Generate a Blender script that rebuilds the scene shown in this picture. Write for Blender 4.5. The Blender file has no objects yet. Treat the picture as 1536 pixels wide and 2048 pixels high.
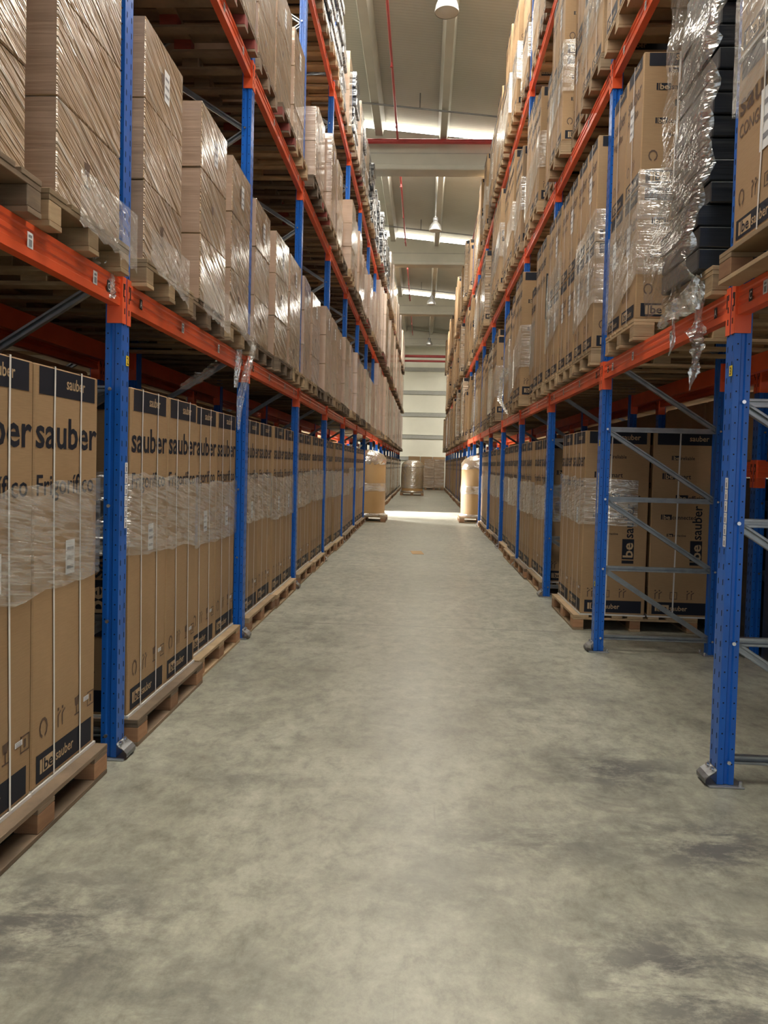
import bpy, math, random
from mathutils import Matrix, Vector
random.seed(7)
R = math.radians
SC = bpy.context.scene
COL = SC.collection

# ------------------------------------------------------------------ camera
F = 1538.0
CX, CY = 768.0, 985.0          # optical axis in the photograph's pixels
H = 1.518
YAW, PITCH, ROLL = .0494, -.03585, .025
cam = bpy.data.cameras.new('camera'); cam.sensor_fit = 'VERTICAL'; cam.sensor_height = 36.0
cam.lens = F / 2048.0 * 36.0; cam.shift_y = (CY - 1024.0) / 2048.0; cam.clip_start = 0.05; cam.clip_end = 300
camo = bpy.data.objects.new('camera', cam); COL.objects.link(camo); SC.camera = camo
CAMROT = Matrix.Rotation(YAW, 3, 'Z') @ Matrix.Rotation(R(90) + PITCH, 3, 'X') @ Matrix.Rotation(ROLL, 3, 'Z')
camo.matrix_world = Matrix.Translation((0, 0, H)) @ CAMROT.to_4x4()

def at(px, py, Y):
    """point of the place at depth Y seen at a pixel of the photograph"""
    d = CAMROT @ Vector((px - CX, CY - py, -F))
    t = Y / d.y
    return Vector((d.x * t, Y, H + d.z * t))

# ------------------------------------------------------------------ light, exposure
W = bpy.data.worlds.new('world'); SC.world = W; W.use_nodes = True
W.node_tree.nodes['Background'].inputs[0].default_value = (.86, .93, 1.0, 1)
W.node_tree.nodes['Background'].inputs[1].default_value = 0.6
SKYLIGHT_STRENGTH = 12.0
SC.view_settings.view_transform = 'Standard'; SC.view_settings.look = 'None'
SC.view_settings.gamma = 1.0; SC.view_settings.use_curve_mapping = False
SC.view_settings.exposure = 1.0
SC.cycles.max_bounces = 7; SC.cycles.diffuse_bounces = 4; SC.cycles.glossy_bounces = 3
SC.cycles.transparent_max_bounces = 12; SC.cycles.transmission_bounces = 2
SC.cycles.caustics_reflective = False; SC.cycles.caustics_refractive = False
SC.cycles.sample_clamp_indirect = 4.0

def area(name, loc, rot, sx, sy, power, col):
    l = bpy.data.lights.new(name, 'AREA'); l.shape = 'RECTANGLE'; l.size = sx; l.size_y = sy; l.energy = power; l.color = col
    o = bpy.data.objects.new(name, l); COL.objects.link(o); o.location = loc; o.rotation_euler = rot
    return o
# daylight through the open loading doorway of the cross passage, falling across the aisle floor
area('doorway_daylight', (-7.6, 25.3, 2.2), (0, R(-68), 0), 2.0, 0.5, 1300, (1, .98, .95)).data.spread = R(75)

# ------------------------------------------------------------------ materials
M = {}
def hexlin(r, g, b):
    f = lambda c: c / 12.92 if c <= .04045 else ((c + .055) / 1.055) ** 2.4
    return (f(r / 255), f(g / 255), f(b / 255), 1)
class N:
    def __init__(s, name):
        s.m = bpy.data.materials.new(name); s.m.use_nodes = True; s.t = s.m.node_tree
        s.b = s.t.nodes['Principled BSDF']; s.out = s.t.nodes['Material Output']; M[name] = s.m
    def n(s, typ, **kw):
        x = s.t.nodes.new('ShaderNode' + typ)
        for k, v in kw.items():
            if k.startswith('i_'):
                key = k[2:].replace('_', ' ')
                x.inputs[int(key) if key.isdigit() else key].default_value = v
            else: setattr(x, k, v)
        return x
    def l(s, a, b): s.t.links.new(a, b)
    def mapped(s, scale, rot=(0, 0, 0), rnd=True):
        tc = s.n('TexCoord'); mp = s.n('Mapping', vector_type='TEXTURE'); mp.inputs['Scale'].default_value = tuple(1 / q for q in scale); mp.inputs['Rotation'].default_value = rot
        if rnd:
            oi = s.n('ObjectInfo'); mul = s.n('VectorMath', operation='SCALE'); cmb = s.n('CombineXYZ', i_0=7.3, i_1=3.1, i_2=9.7)
            s.l(cmb.outputs[0], mul.inputs[0]); s.l(oi.outputs['Random'], mul.inputs['Scale'])
            ad = s.n('VectorMath', operation='ADD'); s.l(tc.outputs['Object'], ad.inputs[0]); s.l(mul.outputs[0], ad.inputs[1])
            s.l(ad.outputs[0], mp.inputs[0])
        else: s.l(tc.outputs['Object'], mp.inputs[0])
        return mp.outputs[0]
    def noise(s, vec, scale=1, detail=3, rough=.55, dist=0):
        x = s.n('TexNoise', i_Scale=scale, i_Detail=detail, i_Roughness=rough, i_Distortion=dist)
        s.l(vec, x.inputs['Vector']); return x.outputs['Fac']
    def ramp(s, fac, stops):
        r = s.n('ValToRGB'); e = r.color_ramp.elements
        while len(e) < len(stops): e.new(.5)
        for k, (p, c) in enumerate(stops):
            e[k].position = p; e[k].color = c if not isinstance(c, (int, float)) else (c, c, c, 1)
        s.l(fac, r.inputs[0]); return r.outputs[0]
    def mix(s, fac, a, b, blend='MIX'):
        x = s.n('Mix', data_type='RGBA', blend_type=blend)
        for sock, v in ((x.inputs[0], fac), (x.inputs[6], a), (x.inputs[7], b)):
            if isinstance(v, (int, float)): sock.default_value = v
            elif isinstance(v, tuple): sock.default_value = v
            else: s.l(v, sock)
        return x.outputs[2]
    def bump(s, h, strength, dist, target='Normal'):
        x = s.n('Bump', i_Strength=strength, i_Distance=dist); s.l(h, x.inputs['Height']); s.l(x.outputs[0], s.b.inputs[target]); return x

def simple(name, col, rough=.5, metal=0., spec=.5, var=.12, scale=6):
    k = N(name); v = k.mapped((scale,) * 3); f = k.noise(v, 1, 4)
    c2 = tuple(x * (1 - var * 2) for x in col[:3]) + (1,)
    k.l(k.ramp(f, [(.3, c2), (.7, col)]), k.b.inputs['Base Color'])
    k.b.inputs['Roughness'].default_value = rough; k.b.inputs['Metallic'].default_value = metal
    k.b.inputs['Specular IOR Level'].default_value = spec
    return k

KRAFT = (0.40, 0.262, 0.142, 1)
KRAFT2 = (0.355, 0.226, 0.118, 1)
k = N('kraft'); v = k.mapped((2.5, 2.5, 2.5)); f = k.noise(v, 1, 4)
v2 = k.mapped((14, 14, 220), rnd=False); f2 = k.noise(v2, 1, 2)
oi = k.n('ObjectInfo'); hv = k.ramp(oi.outputs['Random'], [(0, .84), (1, 1.0)])
c = k.mix(1.0, k.ramp(f, [(.3, KRAFT2), (.72, KRAFT)]), hv, 'MULTIPLY')
k.l(k.mix(.10, c, k.ramp(f2, [(.4, .15), (.6, .5)]), 'OVERLAY'), k.b.inputs['Base Color'])
k.b.inputs['Roughness'].default_value = .62; k.b.inputs['Specular IOR Level'].default_value = .3
simple('kraft_edge', (.50, .36, .23, 1), .7)
simple('ink', (.013, .015, .024, 1), .6, spec=.25, var=.05)
simple('ink_brown', (.10, .06, .04, 1), .6, var=.05)
simple('kraft_print', (.47, .33, .19, 1), .6, var=.04)
simple('white_sheet', (.62, .61, .58, 1), .6, var=.06)
simple('strap_white', (.74, .72, .68, 1), .4, var=.05)
simple('paper', (.70, .71, .72, 1), .6, var=.03)
simple('paper_grey', (.22, .22, .24, 1), .7, var=.03)
simple('yellow', (.78, .60, .04, 1), .5, var=.03)
simple('black', (.012, .012, .013, 1), .5, var=.03)
simple('hole', (.004, .006, .015, 1), .9, var=.0)
simple('blue_paint', (.008, .115, .50, 1), .33, var=.10, scale=3)
simple('orange_paint', (.84, .115, .034, 1), .38, var=.12, scale=3)
simple('galvanised', (.40, .42, .43, 1), .36, metal=.75, var=.15, scale=12)
simple('bolt_metal', (.75, .76, .78, 1), .25, metal=.9)
simple('red_pipe', (.36, .035, .035, 1), .4, var=.08)
simple('grey_metal', (.22, .22, .22, 1), .4, metal=.5)
simple('lamp_metal', (.55, .56, .55, 1), .35, metal=.8, var=.03)
simple('lamp_glass', (.50, .49, .44, 1), .3, var=.02)
simple('concrete_beam', (.42, .41, .36, 1), .75, var=.06, scale=1.5)
simple('wall_paint', (.62, .61, .53, 1), .7, var=.04, scale=1)
simple('steel_girt', (.30, .30, .28, 1), .6, var=.06)
simple('black_plastic', (.016, .020, .024, 1), .35, var=.1)
simple('dark_goods', (.05, .05, .055, 1), .5, var=.2)
simple('cardboard_bin', (.50, .31, .13, 1), .6, var=.06, scale=2)

# wood
for nm, a, b in (('wood', (.50, .36, .21, 1), (.34, .23, .125, 1)), ('wood_old', (.27, .19, .12, 1), (.15, .105, .066, 1)), ('wood_block', (.46, .25, .13, 1), (.33, .165, .08, 1)), ('wood_red', (.30, .06, .04, 1), (.20, .035, .03, 1))):
    k = N(nm); v = k.mapped((4, 4, 30)); f = k.noise(v, 1, 5, .6, .6)
    oi = k.n('ObjectInfo'); hv = k.ramp(oi.outputs['Random'], [(0, .5), (.5, .8), (1, 1.0)])
    k.l(k.mix(1.0, k.ramp(f, [(.3, b), (.68, a)]), hv, 'MULTIPLY'), k.b.inputs['Base Color'])
    k.b.inputs['Roughness'].default_value = .7; k.bump(f, .3, .003)

# tightly wrapped film over a surface: streaky folds of clear plastic
def wrapped(name, base, base2, ang, whiten=.16, coarse=1.0, strength=.9, cr=.11, cw=1.0):
    k = N(name)
    va = k.mapped((1.5 * coarse, 1.5 * coarse, 34 * coarse), (ang, 0, 0)); fa = k.noise(va, 1, 3, .6, .25)
    vb = k.mapped((1.2, 1.2, 10), (ang + .15 * (1 if ang > 0 else -1), 0, 0)); fb = k.noise(vb, 1, 2, .5, .3)
    vc = k.mapped((4, 4, 4)); fc = k.noise(vc, 1, 3)
    ridge = k.ramp(fa, [(.44, 0), (.52, 1.0), (.60, .25)])
    rid2 = k.ramp(fb, [(.42, 0), (.5, 1), (.58, 0)])
    hgt = k.mix(.45, ridge, rid2)
    oi = k.n('ObjectInfo'); hv = k.ramp(oi.outputs['Random'], [(0, .86), (1, 1.0)])
    c = k.mix(1.0, k.ramp(fc, [(.3, base2), (.7, base)]), hv, 'MULTIPLY')
    fold_glint = k.ramp(fa, [(.57, 0), (.64, 1.0)]); sc = k.n('Math', operation='MULTIPLY', i_1=whiten); k.l(fold_glint, sc.inputs[0])  # glints on the hazy film folds, painted as pale streaks in the base colour
    k.l(k.mix(sc.outputs[0], c, (.72, .70, .64, 1)), k.b.inputs['Base Color'])
    k.b.inputs['Roughness'].default_value = .42; k.b.inputs['Specular IOR Level'].default_value = .5
    k.b.inputs['Coat Weight'].default_value = cw; k.b.inputs['Coat Roughness'].default_value = cr; k.b.inputs['Coat IOR'].default_value = 1.95
    raw = k.mix(.45, fa, fb); bmp = k.bump(raw, strength, .10 if cw > .5 else .03); k.l(bmp.outputs[0], k.b.inputs['Coat Normal'])
    return k
wrapped('wrapped_kraft', (.42, .28, .155, 1), (.32, .205, .11, 1), R(-22), .42, 1.0, 1.0, .07)
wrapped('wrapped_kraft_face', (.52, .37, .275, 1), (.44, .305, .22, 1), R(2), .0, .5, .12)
wrapped('wrapped_kraft_print', (.40, .262, .142, 1), (.33, .21, .11, 1), R(-40), .22)
wrapped('wrapped_dark', (.05, .055, .06, 1), (.02, .022, .03, 1), R(70), .6, .8, 1.0)
wrapped('wrapped_black', (.012, .015, .019, 1), (.008, .01, .014, 1), R(3), .02, .6, .25, .2, .35)

def film(name, lo, hi, ang, tint=(.85, .85, .82, 1), coarse=1.0, bstr=.8, rnd=True):
    k = N(name); t = k.t; t.nodes.remove(k.b)
    va = k.mapped((2.5 * coarse, 2.5 * coarse, 30 * coarse), (ang, 0, 0), rnd); fa = k.noise(va, 1, 3, .6, .4)
    vb = k.mapped((5, 5, 9), (ang, 0, 0), rnd); fb = k.noise(vb, 1, 3, .6, 1.0)
    ridge = k.ramp(fa, [(.42, 0), (.52, 1), (.62, .15)]); f2 = k.ramp(fb, [(.40, 0), (.55, 1), (.62, .4)])
    hgt = k.mix(.4, ridge, f2)
    raw = k.mix(.5, fa, fb); bp = k.n('Bump', i_Strength=bstr, i_Distance=.05); k.l(raw, bp.inputs['Height'])
    gl = k.n('BsdfGlossy'); gl.inputs['Color'].default_value = (1, 1, .97, 1); gl.inputs['Roughness'].default_value = .12; k.l(bp.outputs[0], gl.inputs['Normal'])
    df = k.n('BsdfDiffuse'); df.inputs['Color'].default_value = tint
    tr = k.n('BsdfTransparent'); tr.inputs['Color'].default_value = (.95, .95, .94, 1)
    m1 = k.n('MixShader'); m1.inputs[0].default_value = .55; k.l(df.outputs[0], m1.inputs[1]); k.l(gl.outputs[0], m1.inputs[2])
    mr = k.n('MapRange', i_3=lo, i_4=hi); k.l(hgt, mr.inputs[0])
    m2 = k.n('MixShader'); k.l(mr.outputs[0], m2.inputs[0]); k.l(tr.outputs[0], m2.inputs[1]); k.l(m1.outputs[0], m2.inputs[2])
    k.l(m2.outputs[0], k.out.inputs[0])
film('clear_film', .08, .60, R(-9), coarse=1.4)
film('clear_film_steep', .10, .46, R(-24), coarse=.9)
film('clear_film_down', .14, .50, R(-25))
film('film_hood', .55, .9, R(60), (.62, .50, .34, 1), .8)
film('film_tail', .35, .75, R(80), (.78, .76, .70, 1), .6)
film('film_sheet', .16, .66, R(-20), (.15, .14, .12, 1), .5, .8)

# floor
k = N('floor_concrete'); tc = k.n('TexCoord'); P = tc.outputs['Object']
def mp(scale, loc=(0, 0, 0), rot=(0, 0, 0)):
    x = k.n('Mapping'); x.inputs['Scale'].default_value = scale; x.inputs['Location'].default_value = loc; x.inputs['Rotation'].default_value = rot; k.l(P, x.inputs[0]); return x.outputs[0]
big = k.noise(mp((.55, .42, 1), (3.1, 1.2, 0)), 1, 6, .6, .3)
mid = k.noise(mp((2.2, 1.7, 1), (1.7, 5.2, 0)), 1, 7, .68, .5)
fine = k.noise(mp((40, 40, 1)), 1, 3, .7)
base = k.ramp(big, [(.32, (.235, .230, .180, 1)), (.5, (.292, .288, .228, 1)), (.68, (.34, .336, .27, 1))])
base = k.mix(.42, base, k.ramp(mid, [(.32, .16), (.5, .5), (.7, .72)]), 'OVERLAY')
grit = k.noise(mp((9, 6.5, 1), (4.1, 2.2, 0)), 1, 8, .78, .2)
base = k.mix(.55, base, k.ramp(grit, [(.33, .12), (.5, .5), (.66, .78)]), 'OVERLAY')
for an, off in ((.9, 0.), (-.5, 7.), (1.45, 3.)):      # thin scratches and drag marks
    scr = k.noise(mp((16, .9, 1), (off, off * 2, 0), (0, 0, an)), 1, 3, .6, .1)
    sel = k.noise(mp((1.1, 1.3, 1), (off * 3, off, 0)), 1, 3)
    a_ = k.n('Math', operation='MULTIPLY'); k.l(k.ramp(scr, [(.66, 0), (.72, .55)]), a_.inputs[0]); k.l(k.ramp(sel, [(.5, 0), (.62, 1)]), a_.inputs[1])
    base = k.mix(a_.outputs[0], base, (.15, .145, .13, 1))
base = k.mix(.10, base, k.ramp(fine, [(.3, .2), (.7, .8)]), 'OVERLAY')
smN = k.noise(mp((1.25, 2.1, 1), (11.3, 4.4, 0)), 1, 8, .74, .35)        # rubbed-in dirt
sm = k.ramp(smN, [(.54, 0), (.66, .62), (.8, .8)])
sp = k.n('SeparateXYZ'); k.l(P, sp.inputs[0])
nearm = k.n('MapRange', i_1=3.9, i_2=1.6, i_3=.25, i_4=1.0); k.l(sp.outputs[1], nearm.inputs[0])
ms = k.n('Math', operation='MULTIPLY'); k.l(sm, ms.inputs[0]); k.l(nearm.outputs[0], ms.inputs[1])
base = k.mix(ms.outputs[0], base, (.16, .155, .135, 1))
# tyre scrub arcs on the floor beside the first upright
def arcs(cx, cy, r0, r1, fac):
    global base
    v = k.n('Mapping'); v.inputs['Location'].default_value = (-cx, -cy, 0); k.l(P, v.inputs[0])
    ln = k.n('VectorMath', operation='LENGTH'); k.l(v.outputs[0], ln.inputs[0])
    nz = k.noise(mp((5, 5, 1)), 1, 4); ad = k.n('Math', operation='MULTIPLY_ADD', i_1=.10); k.l(nz, ad.inputs[0]); k.l(ln.outputs['Value'], ad.inputs[2])
    w = k.n('Math', operation='SINE'); mu = k.n('Math', operation='MULTIPLY', i_1=95.); k.l(ad.outputs[0], mu.inputs[0]); k.l(mu.outputs[0], w.inputs[0])
    band = k.n('MapRange', i_1=r0, i_2=r0 + .05); k.l(ln.outputs['Value'], band.inputs[0])
    band2 = k.n('MapRange', i_1=r1, i_2=r1 - .08); k.l(ln.outputs['Value'], band2.inputs[0])
    a = k.n('Math', operation='MULTIPLY'); k.l(band.outputs[0], a.inputs[0]); k.l(band2.outputs[0], a.inputs[1])
    nn = k.ramp(k.noise(mp((2.6, 2.6, 1), (cx, cy, 0)), 1, 4), [(.42, 0), (.6, 1)])
    b = k.n('Math', operation='MULTIPLY'); k.l(a.outputs[0], b.inputs[0]); k.l(nn, b.inputs[1])
    w2 = k.ramp(w.outputs[0], [(.35, .45), (.8, 1)])
    c = k.n('Math', operation='MULTIPLY'); k.l(b.outputs[0], c.inputs[0]); k.l(w2, c.inputs[1])
    d = k.n('Math', operation='MULTIPLY', i_1=fac); k.l(c.outputs[0], d.inputs[0])
    base = k.mix(d.outputs[0], base, (.115, .11, .10, 1))
def patch(cx, cy, rx, ry, fac, sc=3.0, col=(.095, .092, .085, 1)):
    global base
    v = k.n('Mapping', vector_type='TEXTURE'); v.inputs['Location'].default_value = (cx, cy, 0); v.inputs['Scale'].default_value = (rx, ry, 1); k.l(P, v.inputs[0])
    ln = k.n('VectorMath', operation='LENGTH'); k.l(v.outputs[0], ln.inputs[0])
    fo = k.n('MapRange', i_1=1.0, i_2=.2, i_3=0., i_4=1.); k.l(ln.outputs['Value'], fo.inputs[0])
    nn = k.ramp(k.noise(mp((sc, sc * 1.9, 1), (cx * 3, cy * 5, 0), (0, 0, .3)), 1, 9, .80, .25), [(.43, 0), (.56, 1)])
    a = k.n('Math', operation='MULTIPLY'); k.l(fo.outputs[0], a.inputs[0]); k.l(nn, a.inputs[1])
    b = k.n('Math', operation='MULTIPLY', i_1=fac); k.l(a.outputs[0], b.inputs[0]); base = k.mix(b.outputs[0], base, col)
arcs(.95, 3.72, .10, .36, .45)
patch(1.0, 3.9, .6, .4, .95); patch(1.25, 3.15, .65, .5, .95); patch(.45, 3.1, .55, .3, .8); patch(.92, 2.3, .7, .5, 1.0); patch(-1.2, 2.4, .6, .5, .9); patch(-.83, 3.6, .35, .16, .5); patch(.1, 2.7, .6, .3, .35)
patch(1.05, 5.2, .5, .5, .4, 2.); patch(-.6, 2.0, .7, .4, .4, 4.); patch(.3, 5.0, .9, 1.6, .25, 1.5)
# sawn joints across the slab
for jy in (7.22, 13.2, 19.1, 25):
    x = k.n('Math', operation='SUBTRACT', i_1=jy); k.l(sp.outputs[1], x.inputs[0]); ab = k.n('Math', operation='ABSOLUTE'); k.l(x.outputs[0], ab.inputs[0])
    lt = k.n('Math', operation='LESS_THAN', i_1=.008); k.l(ab.outputs[0], lt.inputs[0]); base = k.mix(lt.outputs[0], base, (.13, .125, .11, 1))
# bright floor reflection painted as a pale strip down the aisle middle
xa = k.n('Math', operation='ABSOLUTE'); k.l(sp.outputs[0], xa.inputs[0])
lane_sheen = k.n('MapRange', i_1=.75, i_2=.1, i_3=0., i_4=.30); k.l(xa.outputs[0], lane_sheen.inputs[0])
base = k.mix(lane_sheen.outputs[0], base, (.37, .36, .30, 1))
k.l(base, k.b.inputs['Base Color'])
rg = k.n('MapRange', i_1=1.2, i_2=.0, i_3=.08, i_4=-.06); k.l(xa.outputs[0], rg.inputs[0])
ra = k.n('Math', operation='ADD'); k.l(k.ramp(mid, [(.3, .33), (.7, .41)]), ra.inputs[0]); k.l(rg.outputs[0], ra.inputs[1]); k.l(ra.outputs[0], k.b.inputs['Roughness']); k.b.inputs['Specular IOR Level'].default_value = .5
k.bump(fine, .05, .002)

# roof sheet with fine ribs running across
k = N('roof_sheet'); v = k.mapped((1, 1, 1), rnd=False); w = k.n('TexWave', i_Scale=3.2, i_Distortion=.0); w.bands_direction = 'Y'; k.l(v, w.inputs[0])
f = k.noise(k.mapped((.6, .6, .6), rnd=False), 1, 3)
k.l(k.mix(.05, k.ramp(f, [(.3, (.36, .355, .315, 1)), (.7, (.42, .41, .365, 1))]), w.outputs[1], 'OVERLAY'), k.b.inputs['Base Color']); k.b.inputs['Roughness'].default_value = .45
k.bump(w.outputs[1], .15, .006)
k = N('skylight_panel'); k.b.inputs['Base Color'].default_value = (.8, .8, .78, 1)
k.b.inputs['Emission Color'].default_value = (1, .955, .86, 1); k.b.inputs['Emission Strength'].default_value = SKYLIGHT_STRENGTH

# ------------------------------------------------------------------ mesh builder
_TXT = {}
def text_polys(s, size=1.0, sx=1.0, bold=0.0):
    key = (s, bold)
    if key not in _TXT:
        c = bpy.data.curves.new('t', 'FONT'); c.body = s; c.size = 1.0; c.resolution_u = 2; c.fill_mode = 'FRONT'; c.offset = bold
        c.align_x = 'LEFT'; o = bpy.data.objects.new('t', c); COL.objects.link(o)
        bpy.context.view_layer.update()
        dg = bpy.context.evaluated_depsgraph_get(); me = bpy.data.meshes.new_from_object(o.evaluated_get(dg))
        vs = [(v.co.x, v.co.y) for v in me.vertices]; fs = [tuple(p.vertices) for p in me.polygons if p.area > 1e-7]
        fs = [f if sum((vs[f[i]][0] * vs[f[(i + 1) % len(f)]][1] - vs[f[(i + 1) % len(f)]][0] * vs[f[i]][1]) for i in range(len(f))) > 0 else f[::-1] for f in fs]
        bpy.data.objects.remove(o); bpy.data.curves.remove(c); bpy.data.meshes.remove(me)
        x0 = min(v[0] for v in vs); x1 = max(v[0] for v in vs)
        _TXT[key] = ([(a - x0, b) for a, b in vs], fs, x1 - x0)
    vs, fs, w = _TXT[key]
    return [(a * size * sx, b * size) for a, b in vs], fs, w * size * sx

class MB:
    def __init__(s): s.v = []; s.f = []; s.m = []; s.mats = []; s.smooth = []
    def mi(s, m):
        if m not in s.mats: s.mats.append(m)
        return s.mats.index(m)
    def face(s, pts, m, sm=False):
        n = len(s.v); s.v += [tuple(p) for p in pts]; s.f.append(tuple(range(n, n + len(pts)))); s.m.append(s.mi(m)); s.smooth.append(sm)
    def poly(s, vs, fs, m, sm=False):
        n = len(s.v); s.v += [tuple(p) for p in vs]
        for f in fs: s.f.append(tuple(n + i for i in f)); s.m.append(s.mi(m)); s.smooth.append(sm)
    def box(s, a, b, m, ch=0.0, T=None, faces=None):
        """chamfered box from corner a to corner b; faces: dict axis-sign -> material"""
        (x0, y0, z0), (x1, y1, z1) = a, b; x0, x1 = min(x0, x1), max(x0, x1); y0, y1 = min(y0, y1), max(y0, y1); z0, z1 = min(z0, z1), max(z0, z1)
        faces = faces or {}
        g = lambda key: faces.get(key, m)
        def add(ps, mat):
            if T: ps = [T @ Vector(p) for p in ps]
            s.face(ps, mat)
        c = ch
        X = (x0, x1); Y = (y0, y1); Z = (z0, z1)
        if c <= 0:
            add([(x0, y0, z0), (x0, y1, z0), (x1, y1, z0), (x1, y0, z0)], g('-z')); add([(x0, y0, z1), (x1, y0, z1), (x1, y1, z1), (x0, y1, z1)], g('+z'))
            add([(x0, y0, z0), (x1, y0, z0), (x1, y0, z1), (x0, y0, z1)], g('-y')); add([(x0, y1, z0), (x0, y1, z1), (x1, y1, z1), (x1, y1, z0)], g('+y'))
            add([(x0, y0, z0), (x0, y0, z1), (x0, y1, z1), (x0, y1, z0)], g('-x')); add([(x1, y0, z0), (x1, y1, z0), (x1, y1, z1), (x1, y0, z1)], g('+x')); return
        # vertex per corner per axis
        idx = {}; vs = []
        for i in (0, 1):
            for j in (0, 1):
                for l in (0, 1):
                    px, py, pz = X[i], Y[j], Z[l]; ix, iy, iz = px + (c if i == 0 else -c), py + (c if j == 0 else -c), pz + (c if l == 0 else -c)
                    for ax, p in (('x', (px, iy, iz)), ('y', (ix, py, iz)), ('z', (ix, iy, pz))):
                        idx[(i, j, l, ax)] = len(vs); vs.append(T @ Vector(p) if T else p)
        n = len(s.v); s.v += [tuple(p) for p in vs]
        cen = Vector(((x0 + x1) / 2, (y0 + y1) / 2, (z0 + z1) / 2)); cen = T @ cen if T else cen
        def q(keys, mat):
            ids = [idx[kk] for kk in keys]; P = [Vector(vs[i]) for i in ids]
            nr = (P[1] - P[0]).cross(P[2] - P[0])
            if nr.dot(P[0] - cen) < 0: ids = ids[::-1]
            s.f.append(tuple(n + i for i in ids)); s.m.append(s.mi(mat)); s.smooth.append(False)
        for i, sg in ((0, '-'), (1, '+')):
            q([(i, 0, 0, 'x'), (i, 1, 0, 'x'), (i, 1, 1, 'x'), (i, 0, 1, 'x')], g(sg + 'x'))
            q([(0, i, 0, 'y'), (1, i, 0, 'y'), (1, i, 1, 'y'), (0, i, 1, 'y')], g(sg + 'y'))
            q([(0, 0, i, 'z'), (1, 0, i, 'z'), (1, 1, i, 'z'), (0, 1, i, 'z')], g(sg + 'z'))
        for i in (0, 1):
            for j in (0, 1):
                q([(i, j, 0, 'x'), (i, j, 1, 'x'), (i, j, 1, 'y'), (i, j, 0, 'y')], m)
                q([(i, 0, j, 'x'), (i, 1, j, 'x'), (i, 1, j, 'z'), (i, 0, j, 'z')], m)
                q([(0, i, j, 'y'), (1, i, j, 'y'), (1, i, j, 'z'), (0, i, j, 'z')], m)
                for l in (0, 1): q([(i, j, l, 'x'), (i, j, l, 'y'), (i, j, l, 'z')], m)
    def tube(s, pts, r, m, n=10, sm=True, caps=True, rs=None):
        pts = [Vector(p) for p in pts]; rings = []
        for i, p in enumerate(pts):
            d = (pts[min(i + 1, len(pts) - 1)] - pts[max(i - 1, 0)]).normalized()
            u = d.orthogonal().normalized() if i == 0 else (u - d * u.dot(d)).normalized()
            w = d.cross(u); rr = rs[i] if rs else r
            rings.append([p + (u * math.cos(t) + w * math.sin(t)) * rr for t in [2 * math.pi * q / n for q in range(n)]])
        b = len(s.v)
        for rg in rings: s.v += [tuple(p) for p in rg]
        for i in range(len(pts) - 1):
            for q in range(n):
                a = b + i * n + q; c = b + i * n + (q + 1) % n
                s.f.append((a, c, c + n, a + n)); s.m.append(s.mi(m)); s.smooth.append(sm)
        if caps:
            s.face(rings[0][::-1], m); s.face(rings[-1], m)
    def lathe(s, prof, m, loc=(0, 0, 0), n=24, sm=True):
        b = len(s.v)
        for (r, z) in prof: s.v += [(loc[0] + r * math.cos(2 * math.pi * q / n), loc[1] + r * math.sin(2 * math.pi * q / n), loc[2] + z) for q in range(n)]
        for i in range(len(prof) - 1):
            for q in range(n):
                a = b + i * n + q; c = b + i * n + (q + 1) % n
                s.f.append((a, c, c + n, a + n)); s.m.append(s.mi(m)); s.smooth.append(sm)
    def text(s, body, size, m, O, U, V, sx=1.0, bold=0.0, center=False):
        """O origin, U reading direction, V up direction"""
        vs, fs, w = text_polys(body, size, sx, bold); O = Vector(O); U = Vector(U); V = Vector(V); off = -w / 2 if center else 0
        s.poly([O + U * (a + off) + V * b for a, b in vs], fs, m)
        return w
    def rect(s, O, U, V, u0, v0, u1, v1, m):
        O = Vector(O); U = Vector(U); V = Vector(V)
        s.face([O + U * u0 + V * v0, O + U * u1 + V * v0, O + U * u1 + V * v1, O + U * u0 + V * v1], m)
    def mesh(s, name):
        me = bpy.data.meshes.new(name); me.from_pydata(s.v, [], s.f)
        for m in s.mats: me.materials.append(M[m])
        me.polygons.foreach_set('material_index', s.m); me.polygons.foreach_set('use_smooth', s.smooth); me.update()
        return me

def add(name, me, loc=(0, 0, 0), rotz=0., parent=None, label=None, cat=None, group=None, kind=None, scale=None):
    o = bpy.data.objects.new(name, me if not isinstance(me, MB) else me.mesh(name)); COL.objects.link(o)
    o.location = loc; o.rotation_euler = (0, 0, rotz)
    if scale: o.scale = scale
    if parent: o.parent = parent
    if label: o['label'] = label
    if cat: o['category'] = cat
    if group: o['group'] = group
    if kind: o['kind'] = kind
    return o

ORD = 'first second third fourth fifth sixth seventh eighth ninth tenth eleventh twelfth thirteenth fourteenth fifteenth sixteenth seventeenth eighteenth nineteenth'.split()
SIDE = {-1: 'left', 1: 'right'}
LEV = ['floor level', 'lowest beam level', 'middle beam level', 'top beam level']
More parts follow.
